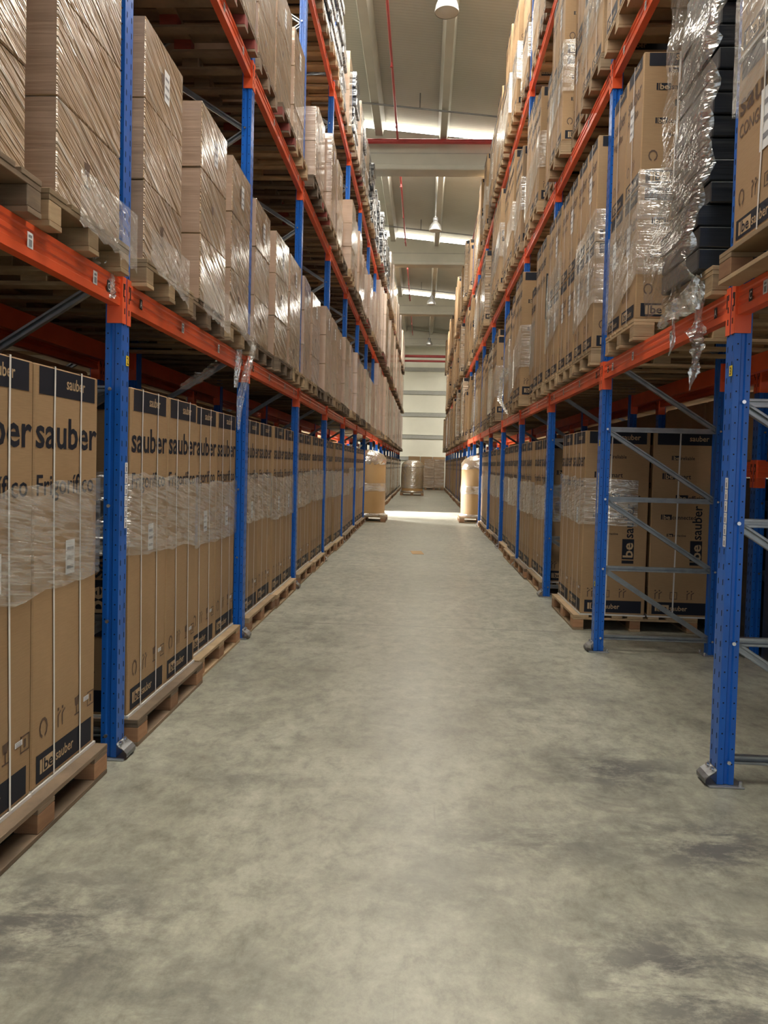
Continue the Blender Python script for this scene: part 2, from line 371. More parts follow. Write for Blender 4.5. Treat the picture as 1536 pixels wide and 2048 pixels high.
# things waiting to be placed: per kind the nearest 300 become objects, the rest one stuff object
REG = {}
LIMIT = {'pallet': 290, 'wrapped_carton': 290, 'appliance_carton': 290, 'refrigerator_carton': 290}
def reg(kind, me, loc, rotz, label, cat, group, parts=()):
    dist = math.hypot(loc[0], loc[1]) + (2.5 if loc[2] > 5 else 0)
    REG.setdefault(kind, []).append((dist, me, Vector(loc), rotz, label, cat, group, parts))
def flush():
    for kind, L in REG.items():
        L.sort(key=lambda t: t[0]); lim = LIMIT.get(kind, 300)
        for (dist, me, loc, rz, label, cat, group, parts) in L[:lim]:
            o = add(kind, me, loc, rz, None, label, cat, group)
            for (pn, pm, pl, plab) in parts: add(pn, pm, pl, 0, o, plab)
        rest = L[lim:]
        if rest:
            V = []; Fc = []; MI = []; mats = []
            for (dist, me, loc, rz, *_r) in rest:
                T = Matrix.Translation(loc) @ Matrix.Rotation(rz, 4, 'Z'); n = len(V); V += [tuple(T @ v.co) for v in me.vertices]
                ids = []
                for mt in me.materials:
                    if mt not in mats: mats.append(mt)
                    ids.append(mats.index(mt))
                for p in me.polygons: Fc.append(tuple(n + i for i in p.vertices)); MI.append(ids[p.material_index])
            me = bpy.data.meshes.new(kind + '_mass'); me.from_pydata(V, [], Fc)
            for mt in mats: me.materials.append(mt)
            me.polygons.foreach_set('material_index', MI)
            noun = kind.replace('_', ' ')
            add(kind + '_mass', me, label=f'distant {noun} units blurring together at the far end of the racks', cat='goods', kind='stuff')

# ------------------------------------------------------------------ building shell
def roofz(x): return 10.55 - .10 * x
XL, XR, Y0, Y1 = -15.0, 15.0, -14.0, 53.0
mb = MB(); mb.box((XL, Y0, -.2), (XR, Y1 + .3, 0), 'floor_concrete'); add('floor', mb, kind='structure')
beams_y = [-8.6, 1.3, 11.2, 21.1, 30.8, 40.75, 51.2]
mb = MB()
def roofpiece(mb, ya, yb, m, dz=0, x0=XL, x1=XR, th=.08):
    P = [(x0, ya, roofz(x0) + dz), (x1, ya, roofz(x1) + dz), (x1, yb, roofz(x1) + dz), (x0, yb, roofz(x0) + dz)]
    Q = [(a, b, c + th) for a, b, c in P]
    mb.face(P[::-1], m); mb.face(Q, m)
    for i in range(4): j = (i + 1) % 4; mb.face([P[i], P[j], Q[j], Q[i]], m)
STR = [(b - .2, b + 2.8) for b in beams_y[1:-1]]
ya = Y0
for a, b in STR:
    if a > ya: roofpiece(mb, ya, a, 'roof_sheet')
    ya = b
if ya < Y1: roofpiece(mb, ya, Y1, 'roof_sheet')
add('ceiling', mb, kind='structure')
for i, (a, b) in enumerate(STR):
    mb = MB(); roofpiece(mb, a, min(b, Y1), 'skylight_panel', dz=.02, th=.05); add(f'window_{i+1}', mb, kind='structure')
for i, y in enumerate(beams_y):
    mb = MB(); a = [(XL, 9.5), (XR, 9.5), (XR, roofz(XR) - .03 if roofz(XR) > 9.6 else 9.62), (9.2, 9.62), (XL, roofz(XL) - .03)]
    a = [(XL, 9.48), (9.0, 9.48), (9.0, roofz(9.0) - .2), (XL, roofz(XL) - .2)]
    for yy, flip in ((y - .2, False), (y + .2, True)):
        P = [(x, yy, z) for x, z in a]; mb.face(P[::-1] if flip else P, 'concrete_beam')
    for q in range(4):
        (xa, za), (xb, zb) = a[q], a[(q + 1) % 4]; mb.face([(xa, y - .2, za), (xa, y + .2, za), (xb, y + .2, zb), (xb, y - .2, zb)], 'concrete_beam')
    mb.box((XL, y - .27, 9.42), (9.0, y + .27, 9.55), 'concrete_beam', .02)
    mb.box((XL, y - .205, 9.86), (9.0, y - .195, 9.885), 'steel_girt')
    add(f'trim_{i+1}', mb, kind='structure')
n = 20
for i in range(len(beams_y) - 1):
    for x in (-6.56, -4.84, -3.12, -1.40, .315, 2.03, 3.75, 5.5):
        mb = MB(); ya, yb = beams_y[i] + .2, beams_y[i + 1] - .2
        w = .17 if x < 0 else .15; z = roofz(x)
        P = [(x - w, z - .03), (x - w * .55, z - .36), (x + w * .55, z - .36), (x + w, z - .03)]
        for q in range(3): (xa, za), (xb, zb) = P[q], P[q + 1]; mb.face([(xa, ya, za), (xa, yb, za), (xb, yb, zb), (xb, ya, zb)][::-1], 'concrete_beam')
        mb.face([(a, ya, b) for a, b in P], 'concrete_beam'); mb.face([(a, yb, b) for a, b in P][::-1], 'concrete_beam')
        add(f'trim_{n}', mb, kind='structure'); n += 1
mb = MB(); mb.box((XL, Y1, 0), (XR, Y1 + .2, 12.2), 'wall_paint')
for z in (2.0, 3.5, 5.02, 6.52, 8.1): mb.box((XL, Y1 - .12, z - .13), (XR, Y1, z + .13), 'steel_girt', .01); mb.box((XL, Y1 - .16, z + .13), (XR, Y1, z + .17), 'wall_paint')
add('wall_back', mb, kind='structure')
mb = MB(); mb.box((XL - .2, Y0, 0), (XL, 23.0, 12.4), 'wall_paint'); mb.box((XL - .2, 26.0, 0), (XL, Y1, 12.4), 'wall_paint'); mb.box((XL - .2, 23, 3.4), (XL, 26, 12.4), 'wall_paint'); add('wall_left', mb, kind='structure')
mb = MB(); mb.box((XR, Y0, 0), (XR + .2, Y1, 12.4), 'wall_paint'); add('wall_right', mb, kind='structure')

# ------------------------------------------------------------------ rack parts (local frame: aisle face at x=0 looking to -x, depth to +x; mirrored for the left row)
LV = [2.40, 4.84, 7.32]
UPH = 8.75
XFS = {-1: 1.505, 1: 1.465}
DEP = 1.02
BAY = 2.7
Z0 = 3.807
NB = 18
def upright_mesh(name, stickers):
    """profile 0.10 along the aisle, 0.08 deep; aisle face at x = 0"""
    mb = MB(); w, d = .05, .08
    prof = [(0, -w), (0, w), (.030, w), (.036, w - .009), (.050, w - .009), (.056, w), (d, w), (d, w - .02), (d - .004, w - .02), (d - .004, -w + .02), (d, -w + .02), (d, -w), (.056, -w), (.050, -w + .009), (.036, -w + .009), (.030, -w)]
    n = len(prof); b = len(mb.v)
    for z in (.01, UPH): mb.v += [(x, y, z) for x, y in prof]
    for i in range(n): j = (i + 1) % n; mb.f.append((b + i, b + n + i, b + n + j, b + j)); mb.m.append(mb.mi('blue_paint')); mb.smooth.append(False)
    mb.face([(x, y, UPH) for x, y in prof][::-1], 'blue_paint')
    e = .0012
    z = .08
    while z < UPH - .05:
        for y in (-.028, .028):                                        # slots in the aisle face
            mb.face([(-e, y - .004, z), (-e, y - .004, z + .028), (-e, y + .005, z + .024), (-e, y + .005, z - .004)], 'hole')
        for x in (.016, .067):                                         # round holes in both side faces
            for sy in (-1, 1):
                c = [(x + .0042 * math.cos(t), sy * (w + e), z + .03 + .0042 * math.sin(t)) for t in [k_ * math.pi / 3 for k_ in range(6)]]
                mb.face(c if sy < 0 else c[::-1], 'hole')
        z += .075
    return mb.mesh(name)
UPM = upright_mesh('upright', 0)
def plate_mesh():
    mb = MB(); mb.box((-.045, -.075, 0), (.125, .075, .008), 'galvanised', .002)
    # lip curling up against the aisle face
    pts = [(-.045, .008), (-.058, .018), (-.058, .034), (-.042, .052), (-.014, .07), (-.004, .085)]
    for (xa, za), (xb, zb) in zip(pts[:-1], pts[1:]):
        mb.face([(xa, -.06, za), (xb, -.06, zb), (xb, .06, zb), (xa, .06, za)], 'galvanised', True); mb.face([(xa, -.06, za - .004), (xa, .06, za - .004), (xb, .06, zb - .004), (xb, -.06, zb - .004)], 'galvanised', True)
    for y in (-.03, .03): mb.tube([(-.012, y, .075), (-.024, y, .08)], .009, 'bolt_metal', 6)
    mb.tube([(.11, -.055, .008), (.11, -.055, .03)], .009, 'bolt_metal', 6); mb.tube([(.11, .055, .008), (.11, .055, .03)], .009, 'bolt_metal', 6)
    return mb.mesh('foot_plate')
PLM = plate_mesh()
def brace(a, b, name='brace'):
    """C-shaped galvanised strut"""
    a, b = Vector(a), Vector(b); d = (b - a); L = d.length; x = d.normalized(); y = Vector((0, 1, 0)); z = x.cross(y)
    T = Matrix((x, y, z)).transposed().to_4x4(); T.translation = a
    mb = MB(); h = .021
    mb.box((0, -.014, -h), (L, .014, -h + .003), 'galvanised', 0, T); mb.box((0, -.014, h - .003), (L, .014, h), 'galvanised', 0, T); mb.box((0, .010, -h), (L, .014, h), 'galvanised', 0, T)
    mb.box((0, -.014, -h), (L, -.0115, -h + .012), 'galvanised', 0, T); mb.box((0, -.014, h - .012), (L, -.0115, h), 'galvanised', 0, T)
    return mb.mesh(name)
def bolts_mesh():
    mb = MB()
    for z in (.12, .70, 1.28, 1.86, 3.1, 4.3, 5.5, 6.7):
        for x, zz in ((.052, z), (DEP - .052, z + .0)):
            mb.tube([(x, -.052, zz), (x, -.061, zz)], .0095, 'bolt_metal', 8)
    return mb.mesh('bolt')
BOLT = bolts_mesh()
xa, xb = .052, DEP - .052
BR = [('horizontal_brace', brace((xa, 0, z), (xb, 0, z))) for z in (.12, .70, 1.28, 1.86)]
BR += [('diagonal_brace', brace((xa, 0, z), (xb, 0, z - .58))) for z in (.70, 1.28, 1.86, 2.44)]
zz = 3.10
while zz < 8.2:
    BR.append(('diagonal_brace', brace((xa, 0, zz), (xb, 0, zz - .62)))); BR.append(('diagonal_brace', brace((xa, 0, zz), (xb, 0, zz + .58)))); zz += 1.2

def bay_words(b, side): return f'past {ORD[b-1]} {SIDE[side]} upright' if b >= 1 else f'before first {SIDE[side]} upright'
def mirrored(me, cache={}):
    if me.name not in cache:
        m2 = me.copy(); m2.name = me.name
        for v in m2.vertices: v.co.x = -v.co.x
        m2.flip_normals(); cache[me.name] = m2
    return cache[me.name]
def sd(me, side): return me if side > 0 else mirrored(me)
def sticker_strip(side):
    parts = []
    return parts
def frame(i, side, row):
    y = Z0 + BAY * i; x0 = side * (XFS[side] + (0 if row == 0 else 1.27))
    r = bpy.data.objects.new('rack_frame', None); COL.objects.link(r); r.location = (x0, y, 0)
    if row == 0: r['label'] = f'{ORD[i]} blue upright frame from the camera in the {SIDE[side]} rack'
    else: r['label'] = f'{ORD[i]} blue upright frame of the row behind the {SIDE[side]} rack'
    r['category'] = 'rack frame'; r['group'] = f'blue upright frames of the {SIDE[side]} racking'
    add('upright', sd(UPM, side), (0, 0, 0), 0, r); 
    bk = add('upright', sd(UPM, side), (side * DEP, 0, 0), 0, r); bk.scale.x = -1
    add('foot_plate', sd(PLM, side), (0, 0, 0), 0, r)
    fp = add('foot_plate', sd(PLM, side), (side * DEP, 0, 0), 0, r); fp.scale.x = -1
    if i < 9:
        for nm, me in BR: add(nm, sd(me, side), (0, 0, 0), 0, r)
        add('bolt', sd(BOLT, side), (0, 0, 0), 0, r)
    else:
        for nm, me in BR[:4] + BR[8:12]: add(nm, sd(me, side), (0, 0, 0), 0, r)
    if row == 0 and (i in (0,) or (side > 0 and i < 3)):
        # white barcode strip and yellow number on the aisle face
        Uv = Vector((0, -side, 0)) ; O = Vector((-side * .003, 0, 0)); V = Vector((0, 0, 1))
        mb = MB(); u0 = .012 if side < 0 else .012
        u0, u1 = (.010, .048) if side < 0 else (.012, .048)
        if side < 0: u0, u1 = .010, .047
        for q in range(6):
            zb = 1.165 + q * .056
            mb.rect(O, Uv * (1 if side > 0 else 1), V, u0 * (1), zb, u1, zb + .052, 'paper')
            O2 = O + Vector((-side * .001, 0, 0)); mb.rect(O2, Uv, V, u0 + .011, zb + .006, u1 - .011, zb + .03, 'paper_grey')
            mb.rect(O2, Uv, V, u0 + .014, zb + .036, u1 - .016, zb + .046, 'paper_grey')
        add('barcode_strip', mb, (0, 0, 0), 0, r, 'white barcode labels')
        mb = MB(); ch = '2' if side < 0 else '3'
        if side > 0 and i == 1: zy = 1.72
        else: zy = 1.985
        if side < 0 : ua, ub = .006, .044
        else: ua, ub = .004, .042
        mb.rect(O, Uv, V, ua, zy, ub, zy + .05, 'yellow'); mb.text(ch, .05, 'black', O + Vector((-side * .001, 0, 0)) + Uv * (ua + ub) / 2 + V * (zy + .007), Uv, V, 1, .01, True)
        if side > 0 and i == 1: mb.rect(O, Uv, V, ua, .55, ub, .59, 'yellow'); mb.rect(O + Vector((-.001, 0, 0)), Uv, V, ua + .01, .56, ub - .012, .58, 'black')
        add('number_sticker', mb, (0, 0, 0), 0, r, 'yellow number sticker')
for side in (-1, 1):
    for i in range(NB): frame(i, side, 0)
    for i in range(6): frame(i, side, 1)

def beam_mesh(L=BAY - .1):
    mb = MB(); h = .13; x0, x1 = .006, .056
    y0, y1 = -L / 2 + .004, L / 2 - .004
    prof = [(x0, 0), (x0, -.022), (x0 + .006, -.028), (x0 + .006, -.044), (x0, -.050), (x0, -.066), (x0 + .006, -.072), (x0 + .006, -.088), (x0, -.094), (x0, -h), (x1, -h), (x1, 0)]
    n = len(prof); b = len(mb.v)
    for y in (y0, y1): mb.v += [(x, y, z) for x, z in prof]
    for i in range(n): j = (i + 1) % n; mb.f.append((b + i, b + j, b + n + j, b + n + i)); mb.m.append(mb.mi('orange_paint')); mb.smooth.append(False)
    return mb.mesh('rack_beam')
BM = beam_mesh()
def conn_mesh(s):
    mb = MB(); e = (BAY - .1) / 2
    # side plate against the upright and plate over half of its aisle face
    y = s * e
    mb.box((-.005, y - s * .006, .015), (.072, y, -.215), 'orange_paint', .001)
    mb.box((-.006, y - s * .006, .015), (-.001, y + s * .042, -.215), 'orange_paint', .001)
    for z in (-.03, -.09, -.15): mb.box((-.0075, y + s * .018, z - .016), (-.006, y + s * .026, z + .012), 'hole')
    mb.box((-.0085, y + s * .003, -.02), (-.006, y + s * .011, -.085), 'black')
    return mb.mesh('connector')
CN = [conn_mesh(-1), conn_mesh(1)]
def lbl_mesh():
    mb = MB(); O = (.004, 0, 0); U = (0, -1, 0); V = (0, 0, 1)
    mb.rect(O, U, V, -.022, -.095, .022, -.035, 'paper'); mb.rect((.003, 0, 0), U, V, -.012, -.088, .012, -.062, 'paper_grey'); mb.rect((.003, 0, 0), U, V, -.012, -.055, .012, -.045, 'paper_grey')
    return mb.mesh('location_label')
LB = lbl_mesh()
def rbeam(b, side, lvl, rear, row=0, z=None):
    y = Z0 + BAY * (b - .5); x0 = side * (XFS[side] + (0 if row == 0 else 1.27))
    zt = LV[lvl] if z is None else z
    where = 'rear' if rear else 'front'
    lab = f'orange {where} beam {bay_words(b, side)}, {LEV[lvl + 1]}' if row == 0 and z is None else f'orange {where} beam of row behind {SIDE[side]} rack, {bay_words(b, side)}, ' + ('waist height' if z else LEV[lvl + 1])
    o = add('rack_beam', sd(BM, side), (x0 + (side * DEP if rear else 0), y, zt), 0, None, lab, 'rack beam', f'orange beams of the {SIDE[side]} racking')
    if rear: o.scale.x = -1
    for c in CN: add('connector', sd(c, side), (0, 0, 0), 0, o)
    if row == 0 and not rear and (b < 9 and lvl == 0 or b < 6):
        for yy in (-.42, .42, 1.0): add('location_label', sd(LB, side), (0, yy, 0), 0, o, 'white location label')
    if row == 0 and not rear and lvl == 0 and b < 3:
        for yy, chh in ((-1.13, 'A'), (1.15, 'C')):
            mb = MB(); Uv = Vector((0, -side, 0)); O = Vector((side * .004, yy, 0))
            mb.rect(O, Uv, (0, 0, 1), -.019, -.095, .019, -.04, 'black'); mb.text(chh, .05, 'paper', O + Vector((-side * .001, 0, -.085)), Uv, (0, 0, 1), .8, .015, True)
            add('letter_sticker', mb, (0, 0, 0), 0, o, 'black sticker with a white letter')
for side in (-1, 1):
    for b in range(0, NB):
        for l in range(3):
            rbeam(b, side, l, False)
            if b < 10 and not (l == 2 and b > 6): rbeam(b, side, l, True)
    for b in range(0, 12):
        rbeam(b, side, 0, False, 1)
        if b < 9: rbeam(b, side, 1, False, 1)
for b in range(0, 4): rbeam(b, 1, 0, False, 1, 1.62)

# ------------------------------------------------------------------ pallets
def pallet_meshes(A, B, wd, blk, nb=5):
    """A along local x, B along local y (deck boards run along x)"""
    full = MB()
    deck = MB(); 
    for i in range(nb):
        bw = .145 if i in (0, nb - 1, nb // 2) else .10; cy = -B / 2 + .0725 + (B - .145) * i / (nb - 1)
        deck.box((-A / 2, cy - bw / 2, .122), (A / 2, cy + bw / 2, .144), wd, .002)
    for cx in (-A / 2 + .0725, 0, A / 2 - .0725): deck.box((cx - .07, -B / 2, .100), (cx + .07, B / 2, .1215), wd, .002)
    blocks = []
    for cx in (-A / 2 + .0725, 0, A / 2 - .0725):
        for cy in (-B / 2 + .05, 0, B / 2 - .05):
            m = MB(); m.box((cx - .07, cy - .05, .022), (cx + .07, cy + .05, .0995), blk, .003); blocks.append(m)
    run = []
    for cy in (-B / 2 + .05, 0, B / 2 - .05):
        m = MB(); m.box((-A / 2, cy - .05, 0), (A / 2, cy + .05, .0215), wd, .002); run.append(m)
    for m in [deck] + blocks + run:
        n = len(full.v); full.v += m.v; full.f += [tuple(n + i for i in f) for f in m.f]; full.m += [full.mi(m.mats[q]) for q in m.m]; full.smooth += m.smooth
    return deck.mesh('deck'), [b.mesh('block') for b in blocks], [r.mesh('runner') for r in run], full.mesh('pallet')
PAL = {}
for key, (A, B, wd, bl, nb) in dict(g=(1.2, 1.16, 'wood', 'wood_block', 7), go=(1.2, 1.16, 'wood_old', 'wood_block', 7), u=(1.2, .8, 'wood', 'wood', 5), uo=(1.2, .8, 'wood_old', 'wood_old', 5), ur=(1.2, .8, 'wood_old', 'wood_red', 5)).items():
    PAL[key] = pallet_meshes(A, B, wd, bl, nb)
def pallet(key, x, y, z, rz, label, group, near):
    d, bl, ru, full = PAL[key]
    cat = 'pallet'
    if near:
        REG.setdefault('pallet', []).append((math.hypot(x, y), d, Vector((x, y, z)), rz, label, cat, group, [('block', m, (0, 0, 0), None) for m in bl] + [('runner', m, (0, 0, 0), None) for m in ru]))
    else: reg('pallet', full, (x, y, z), rz, label, cat, group)

# ------------------------------------------------------------------ printed cartons
def be_logo(mb, O, U, V, h, dark, light, word=None, wcol=None, ws=1.0, gap=.02):
    """small 'be' badge: bar, dark block with light letters, then a word"""
    O = Vector(O); U = Vector(U); V = Vector(V); nrm = U.cross(V).normalized() * .0006
    mb.rect(O, U, V, 0, 0, h * .26, h, dark); mb.rect(O, U, V, h * .36, 0, h * 2.1, h, dark)
    mb.text('be', h * 1.18, light, O + nrm + U * h * .52 + V * h * .10, U, V, 1.15, .02)
    if word: mb.text(word, h * 1.15 * ws, wcol or dark, O + U * (h * 2.2) + V * h * .10, U, V, .95, .012)
def icons(mb, O, U, V, s, dark, which=(0, 1, 2, 3)):
    O = Vector(O); U = Vector(U); V = Vector(V)
    for k_, t in enumerate(which):
        P = O + U * (k_ * s * 1.75)
        if t == 0:   # ring with arrow
            for q in range(10):
                if q == 7: continue
                a, b = 2 * math.pi * q / 10, 2 * math.pi * (q + 1) / 10
                f = lambda r, w: P + U * (s * .4 + r * math.cos(w)) + V * (s * .5 + r * 1.25 * math.sin(w))
                mb.face([f(s * .3, a), f(s * .42, a), f(s * .42, b), f(s * .3, b)], dark)
        elif t == 1:   # carrying figures
            for du in (0, .45):
                mb.rect(P, U, V, s * (du + .1), 0, s * (du + .2), s * .55, dark); mb.face([P + U * s * (du + .1) + V * s * .5, P + U * s * (du + .45) + V * s * .75, P + U * s * (du + .42) + V * s * .85, P + U * s * (du + .08) + V * s * .62], dark)
                mb.rect(P, U, V, s * (du + .08), s * .85, s * (du + .24), s * 1.0, dark)
        elif t == 2:   # goblet-like running sign
            mb.rect(P, U, V, s * .2, 0, s * .75, s * .08, dark); mb.rect(P, U, V, s * .44, .08 * s, s * .52, s * .55, dark)
            mb.face([P + U * s * .3 + V * s * .5, P + U * s * .62 + V * s * .5, P + U * s * .75 + V * s * 1.0, P + U * s * .22 + V * s * .95], dark)
        else:   # framed box
            for (a, b, c, d) in ((0, 0, .8, .07), (0, .73, .8, .8), (0, 0, .07, .8), (.73, 0, .8, .8), (.3, .2, .5, .6)): mb.rect(P, U, V, s * a, s * b, s * c, s * d, dark)
def carton_mesh(name, w, d, h, side, style, body='kraft', tray=True):
    """w along y (aisle), d along x, h; side: +1 right row (aisle face -x), -1 left row (aisle face +x). origin base centre"""
    mb = MB(); th = .014 if tray else 0
    if tray: mb.box((-d / 2 - .006, -w / 2 - .004, 0), (d / 2 + .006, w / 2 + .004, th), 'white_sheet')
    mb.box((-d / 2, -w / 2, th), (d / 2, w / 2, h), body, .006)
    e = .0016
    for face in ('aisle', 'cam'):
        if face == 'aisle': O = Vector((-side * (d / 2 + e), 0, 0)); U = Vector((0, -side, 0)); fw = w
        else: O = Vector((0, -w / 2 - e, 0)); U = Vector((1, 0, 0)); fw = d
        V = Vector((0, 0, 1)); O = O - U * fw / 2; nrm = U.cross(V) * .0006
        if style == 'plain':
            if face == 'aisle': icons(mb, O + U * fw * .28 + V * h * .25, U, V, .13, 'ink_brown', (1,)); icons(mb, O + U * fw * .55 + V * h * .6, U, V, .1, 'ink_brown', (2,))
            continue
        hb = .115 if h > 1.2 else .088
        mb.rect(O, U, V, .035, h - hb - .004, fw - .035, h - .007, 'ink')
        sf = min(1., fw / .56); mb.text('sauber', .072 * sf, 'kraft_print', O + nrm + U * fw * (.46 if face == 'aisle' else .55 if h > 1.2 else .36) + V * (h - hb + .035), U, V, .92, .012)
        bb = .115 if h > 1.2 else .088
        mb.rect(O, U, V, .035, th + .016, fw - .035, th + .016 + bb, 'ink')
        P = O + nrm + U * .065 + V * (th + (.045 if h > 1.2 else .03))
        mb.rect(P, U, V, 0, 0, .018, .06, 'kraft_print'); mb.rect(P, U, V, .024, 0, .13, .06, 'kraft_print'); mb.text('be', .072, 'ink', P + nrm + U * .034 + V * .007, U, V, 1.15, .02); mb.text('sauber', .066 * min(1, fw / .5), 'kraft_print', P + U * .137 + V * .008, U, V, .92 * min(1, fw / .5), .01)
        if style == 'tall' and face == 'aisle':
            vs, fs, tw = text_polys('sauber', .185, 1.0, .018)
            mb.text('sauber', .185, 'ink', O + U * fw / 2 + V * (h - .335), U, V, (fw - .02) / tw, .018, True)
            vs, fs, tw = text_polys('Frigorífico', .12, 1.0, .012)
            mb.text('Frigorífico', .12, 'ink', O + U * (fw / 2 - .01) + V * (h - .53), U, V, (fw - .06) / tw, .012, True)
            icons(mb, O + U * .06 + V * (th + .19), U, V, .085 * min(1, fw / .58), 'ink_brown', (0, 1, 2, 3))
        elif face == 'cam' or style != 'tall':
            k_ = h / 1.75 if style == 'tall' else h / 1.0
            words_ = ('reliable', 'smart', 'efficient', 'connected', 'attractive')
            if style == 'tall' : zs = [h - .26, h - .44, h - .64, h - .82, h - .98]
            else: zs = [h - .135, h - .25, h - .355, h - .47, h - .555]
            hs = (.040, .056, .054, .048, .028)
            us = (.17, .09, .22, .09, .15)
            if not (face == 'aisle'):
                for wd, z, hh, uu in zip(words_, zs, hs, us):
                    be_logo(mb, O + U * (uu * fw / .6) + V * z, U, V, hh * (1 if style == 'tall' else .8), 'ink', 'kraft_print', wd)
            else:
                mb.text('CONGELADOR' if style == 'freezer' else 'Frigorífico', .085, 'ink_brown', O + U * .03 + V * (h * .58), U, V, .8 * min(1, fw / .42), .012)
                vs, fs, tw = text_polys('sauber', .15, 1.0, .018)
                mb.text('sauber', .15, 'ink_brown', O + U * .03 + V * (h * .70), U, V, min(1.25, (fw - .06) / tw), .018)
            if style == 'tall':   # upright wordmark
                Uv, Vv = Vector((0, 0, 1)), -U
                be_logo(mb, O + U * (fw - .12) + Vector((0, 0, .50)), Uv, Vv, .11, 'ink', 'kraft_print', 'sauber')
                mb.rect(O, U, V, fw - .23, .43, fw - .12, .47, 'ink')
                icons(mb, O + U * .05 + V * (th + .16), U, V, .085, 'ink_brown', (1, 3, 1) if fw > .5 else (1, 3))
            else: icons(mb, O + U * .05 + V * (th + .16), U, V, .075, 'ink_brown', (0, 1, 3) if fw > .45 else (0, 1))
    return mb.mesh(name)
CM = {}
def cm(*a):
    if a not in CM: CM[a] = carton_mesh('carton', *a)
    return CM[a]
def strap_mesh(w, d, h, y, side, wav=.004):
    """plastic strap looped round the carton, in the plane y"""
    mb = MB(); rnd = random.Random(int(y * 1000)); e = .005; s2 = .0065
    loop = [(-d / 2 - e, .0), (-d / 2 - e, h + .004), (d / 2 + e, h + .004), (d / 2 + e, .0)]
    pts = []
    for (xa, za), (xb, zb) in zip(loop[:-1], loop[1:]):
        for q in range(8): pts.append((xa + (xb - xa) * q / 8, za + (zb - za) * q / 8))
    pts.append(loop[-1])
    ph = rnd.random() * 6
    P = [(x, y + .012 * math.sin(ph + i * .45), z) for i, (x, z) in enumerate(pts)]
    for a, b in zip(P[:-1], P[1:]):
        A, B = Vector(a), Vector(b); W_ = Vector((0, s2, 0)); mb.face([A - W_, A + W_, B + W_, B - W_], 'strap_white')
    return mb.mesh('strap')
ST = {}
def straps(w, d, h, n, side):
    key = (w, d, h, n)
    if key not in ST:
        ST[key] = [strap_mesh(w, d, h, (-.5 + (q + .5) / n + .04 * (-1) ** q) * w, side) for q in range(n)]
    return [('strap', m, (0, 0, 0), 'white plastic strap') for m in ST[key]]
def cross_strap(w, d, h):
    """loop over the camera-facing side"""
    key = ('x', w, d, h)
    if key not in ST:
        mb = MB(); 
        for x0_ in (-.12 * d, ):
            P = [Vector((x0_ + .03 * d * q / 6, -w / 2 - .0022, h * q / 6)) for q in range(7)] + [Vector((x0_ + .03 * d, -w / 2 - .0022, h + .003)), Vector((x0_ + .03 * d, w / 2 + .0022, h + .003)), Vector((x0_ + .03 * d, w / 2 + .0022, 0))]
            for a, b in zip(P[:-1], P[1:]): W_ = Vector((.007, 0, 0)); mb.face([a - W_, a + W_, b + W_, b - W_], 'strap_white')
        ST[key] = mb.mesh('strap')
    return [('strap', ST[key], (0, 0, 0), 'white plastic strap')]
def ship_label(side, d, u, z, w=.09, h=.15, name='shipping_label'):
    key = ('l', side, d, u, z, w)
    if key not in ST:
        mb = MB(); O = Vector((-side * (d / 2 + .003), 0, 0)); U = Vector((0, -side, 0)); V = Vector((0, 0, 1)); mb.rect(O, U, V, u, z, u + w, z + h, 'paper'); O2 = O + Vector((-side * .001, 0, 0))
        for q in range(3): mb.rect(O2, U, V, u + w * .12, z + h * (.16 + .27 * q), u + w * .85, z + h * (.25 + .27 * q), 'paper_grey')
        ST[key] = mb.mesh(name)
    return [(name, ST[key], (0, 0, 0), 'white paper label')]

def film_band(side, xface, y0, y1, z0, z1, slant, seed, wrapcam=True, mat='clear_film', depth=.5):
    """thin clear film stretched over the aisle face and round the corners"""
    mb = MB(); rnd = random.Random(seed); n = 14; rows = 6; s = -side
    path = []
    if wrapcam: path.append((xface + side * depth, y0 - .012))
    path.append((xface - side * .012, y0 - .012)); 
    for q in range(1, n): path.append((xface + s * (.012 + .004 * rnd.random()), y0 + (y1 - y0) * q / n))
    path.append((xface - side * .012, y1 + .012)); path.append((xface + side * .3, y1 + .014))
    L = len(path); b = len(mb.v)
    tw = [rnd.uniform(-1, 1) * .02 for _ in path]; bw = [rnd.uniform(-1, 1) * .03 for _ in path]
    for i, (x, y) in enumerate(path):
        t = i / (L - 1)
        for j in range(rows + 1):
            za = z0 + tw[i] * .6 + slant * t; zb = z1 + bw[i] * .5 + slant * t
            jit = 0 if j in (0, rows) else rnd.uniform(-.002, .002)
            mb.v.append((x + s * abs(jit), y, za + (zb - za) * j / rows))
    for i in range(L - 1):
        for j in range(rows):
            a = b + i * (rows + 1) + j; mb.f.append((a, a + rows + 1, a + rows + 2, a + 1)); mb.m.append(mb.mi(mat)); mb.smooth.append(True)
    return mb

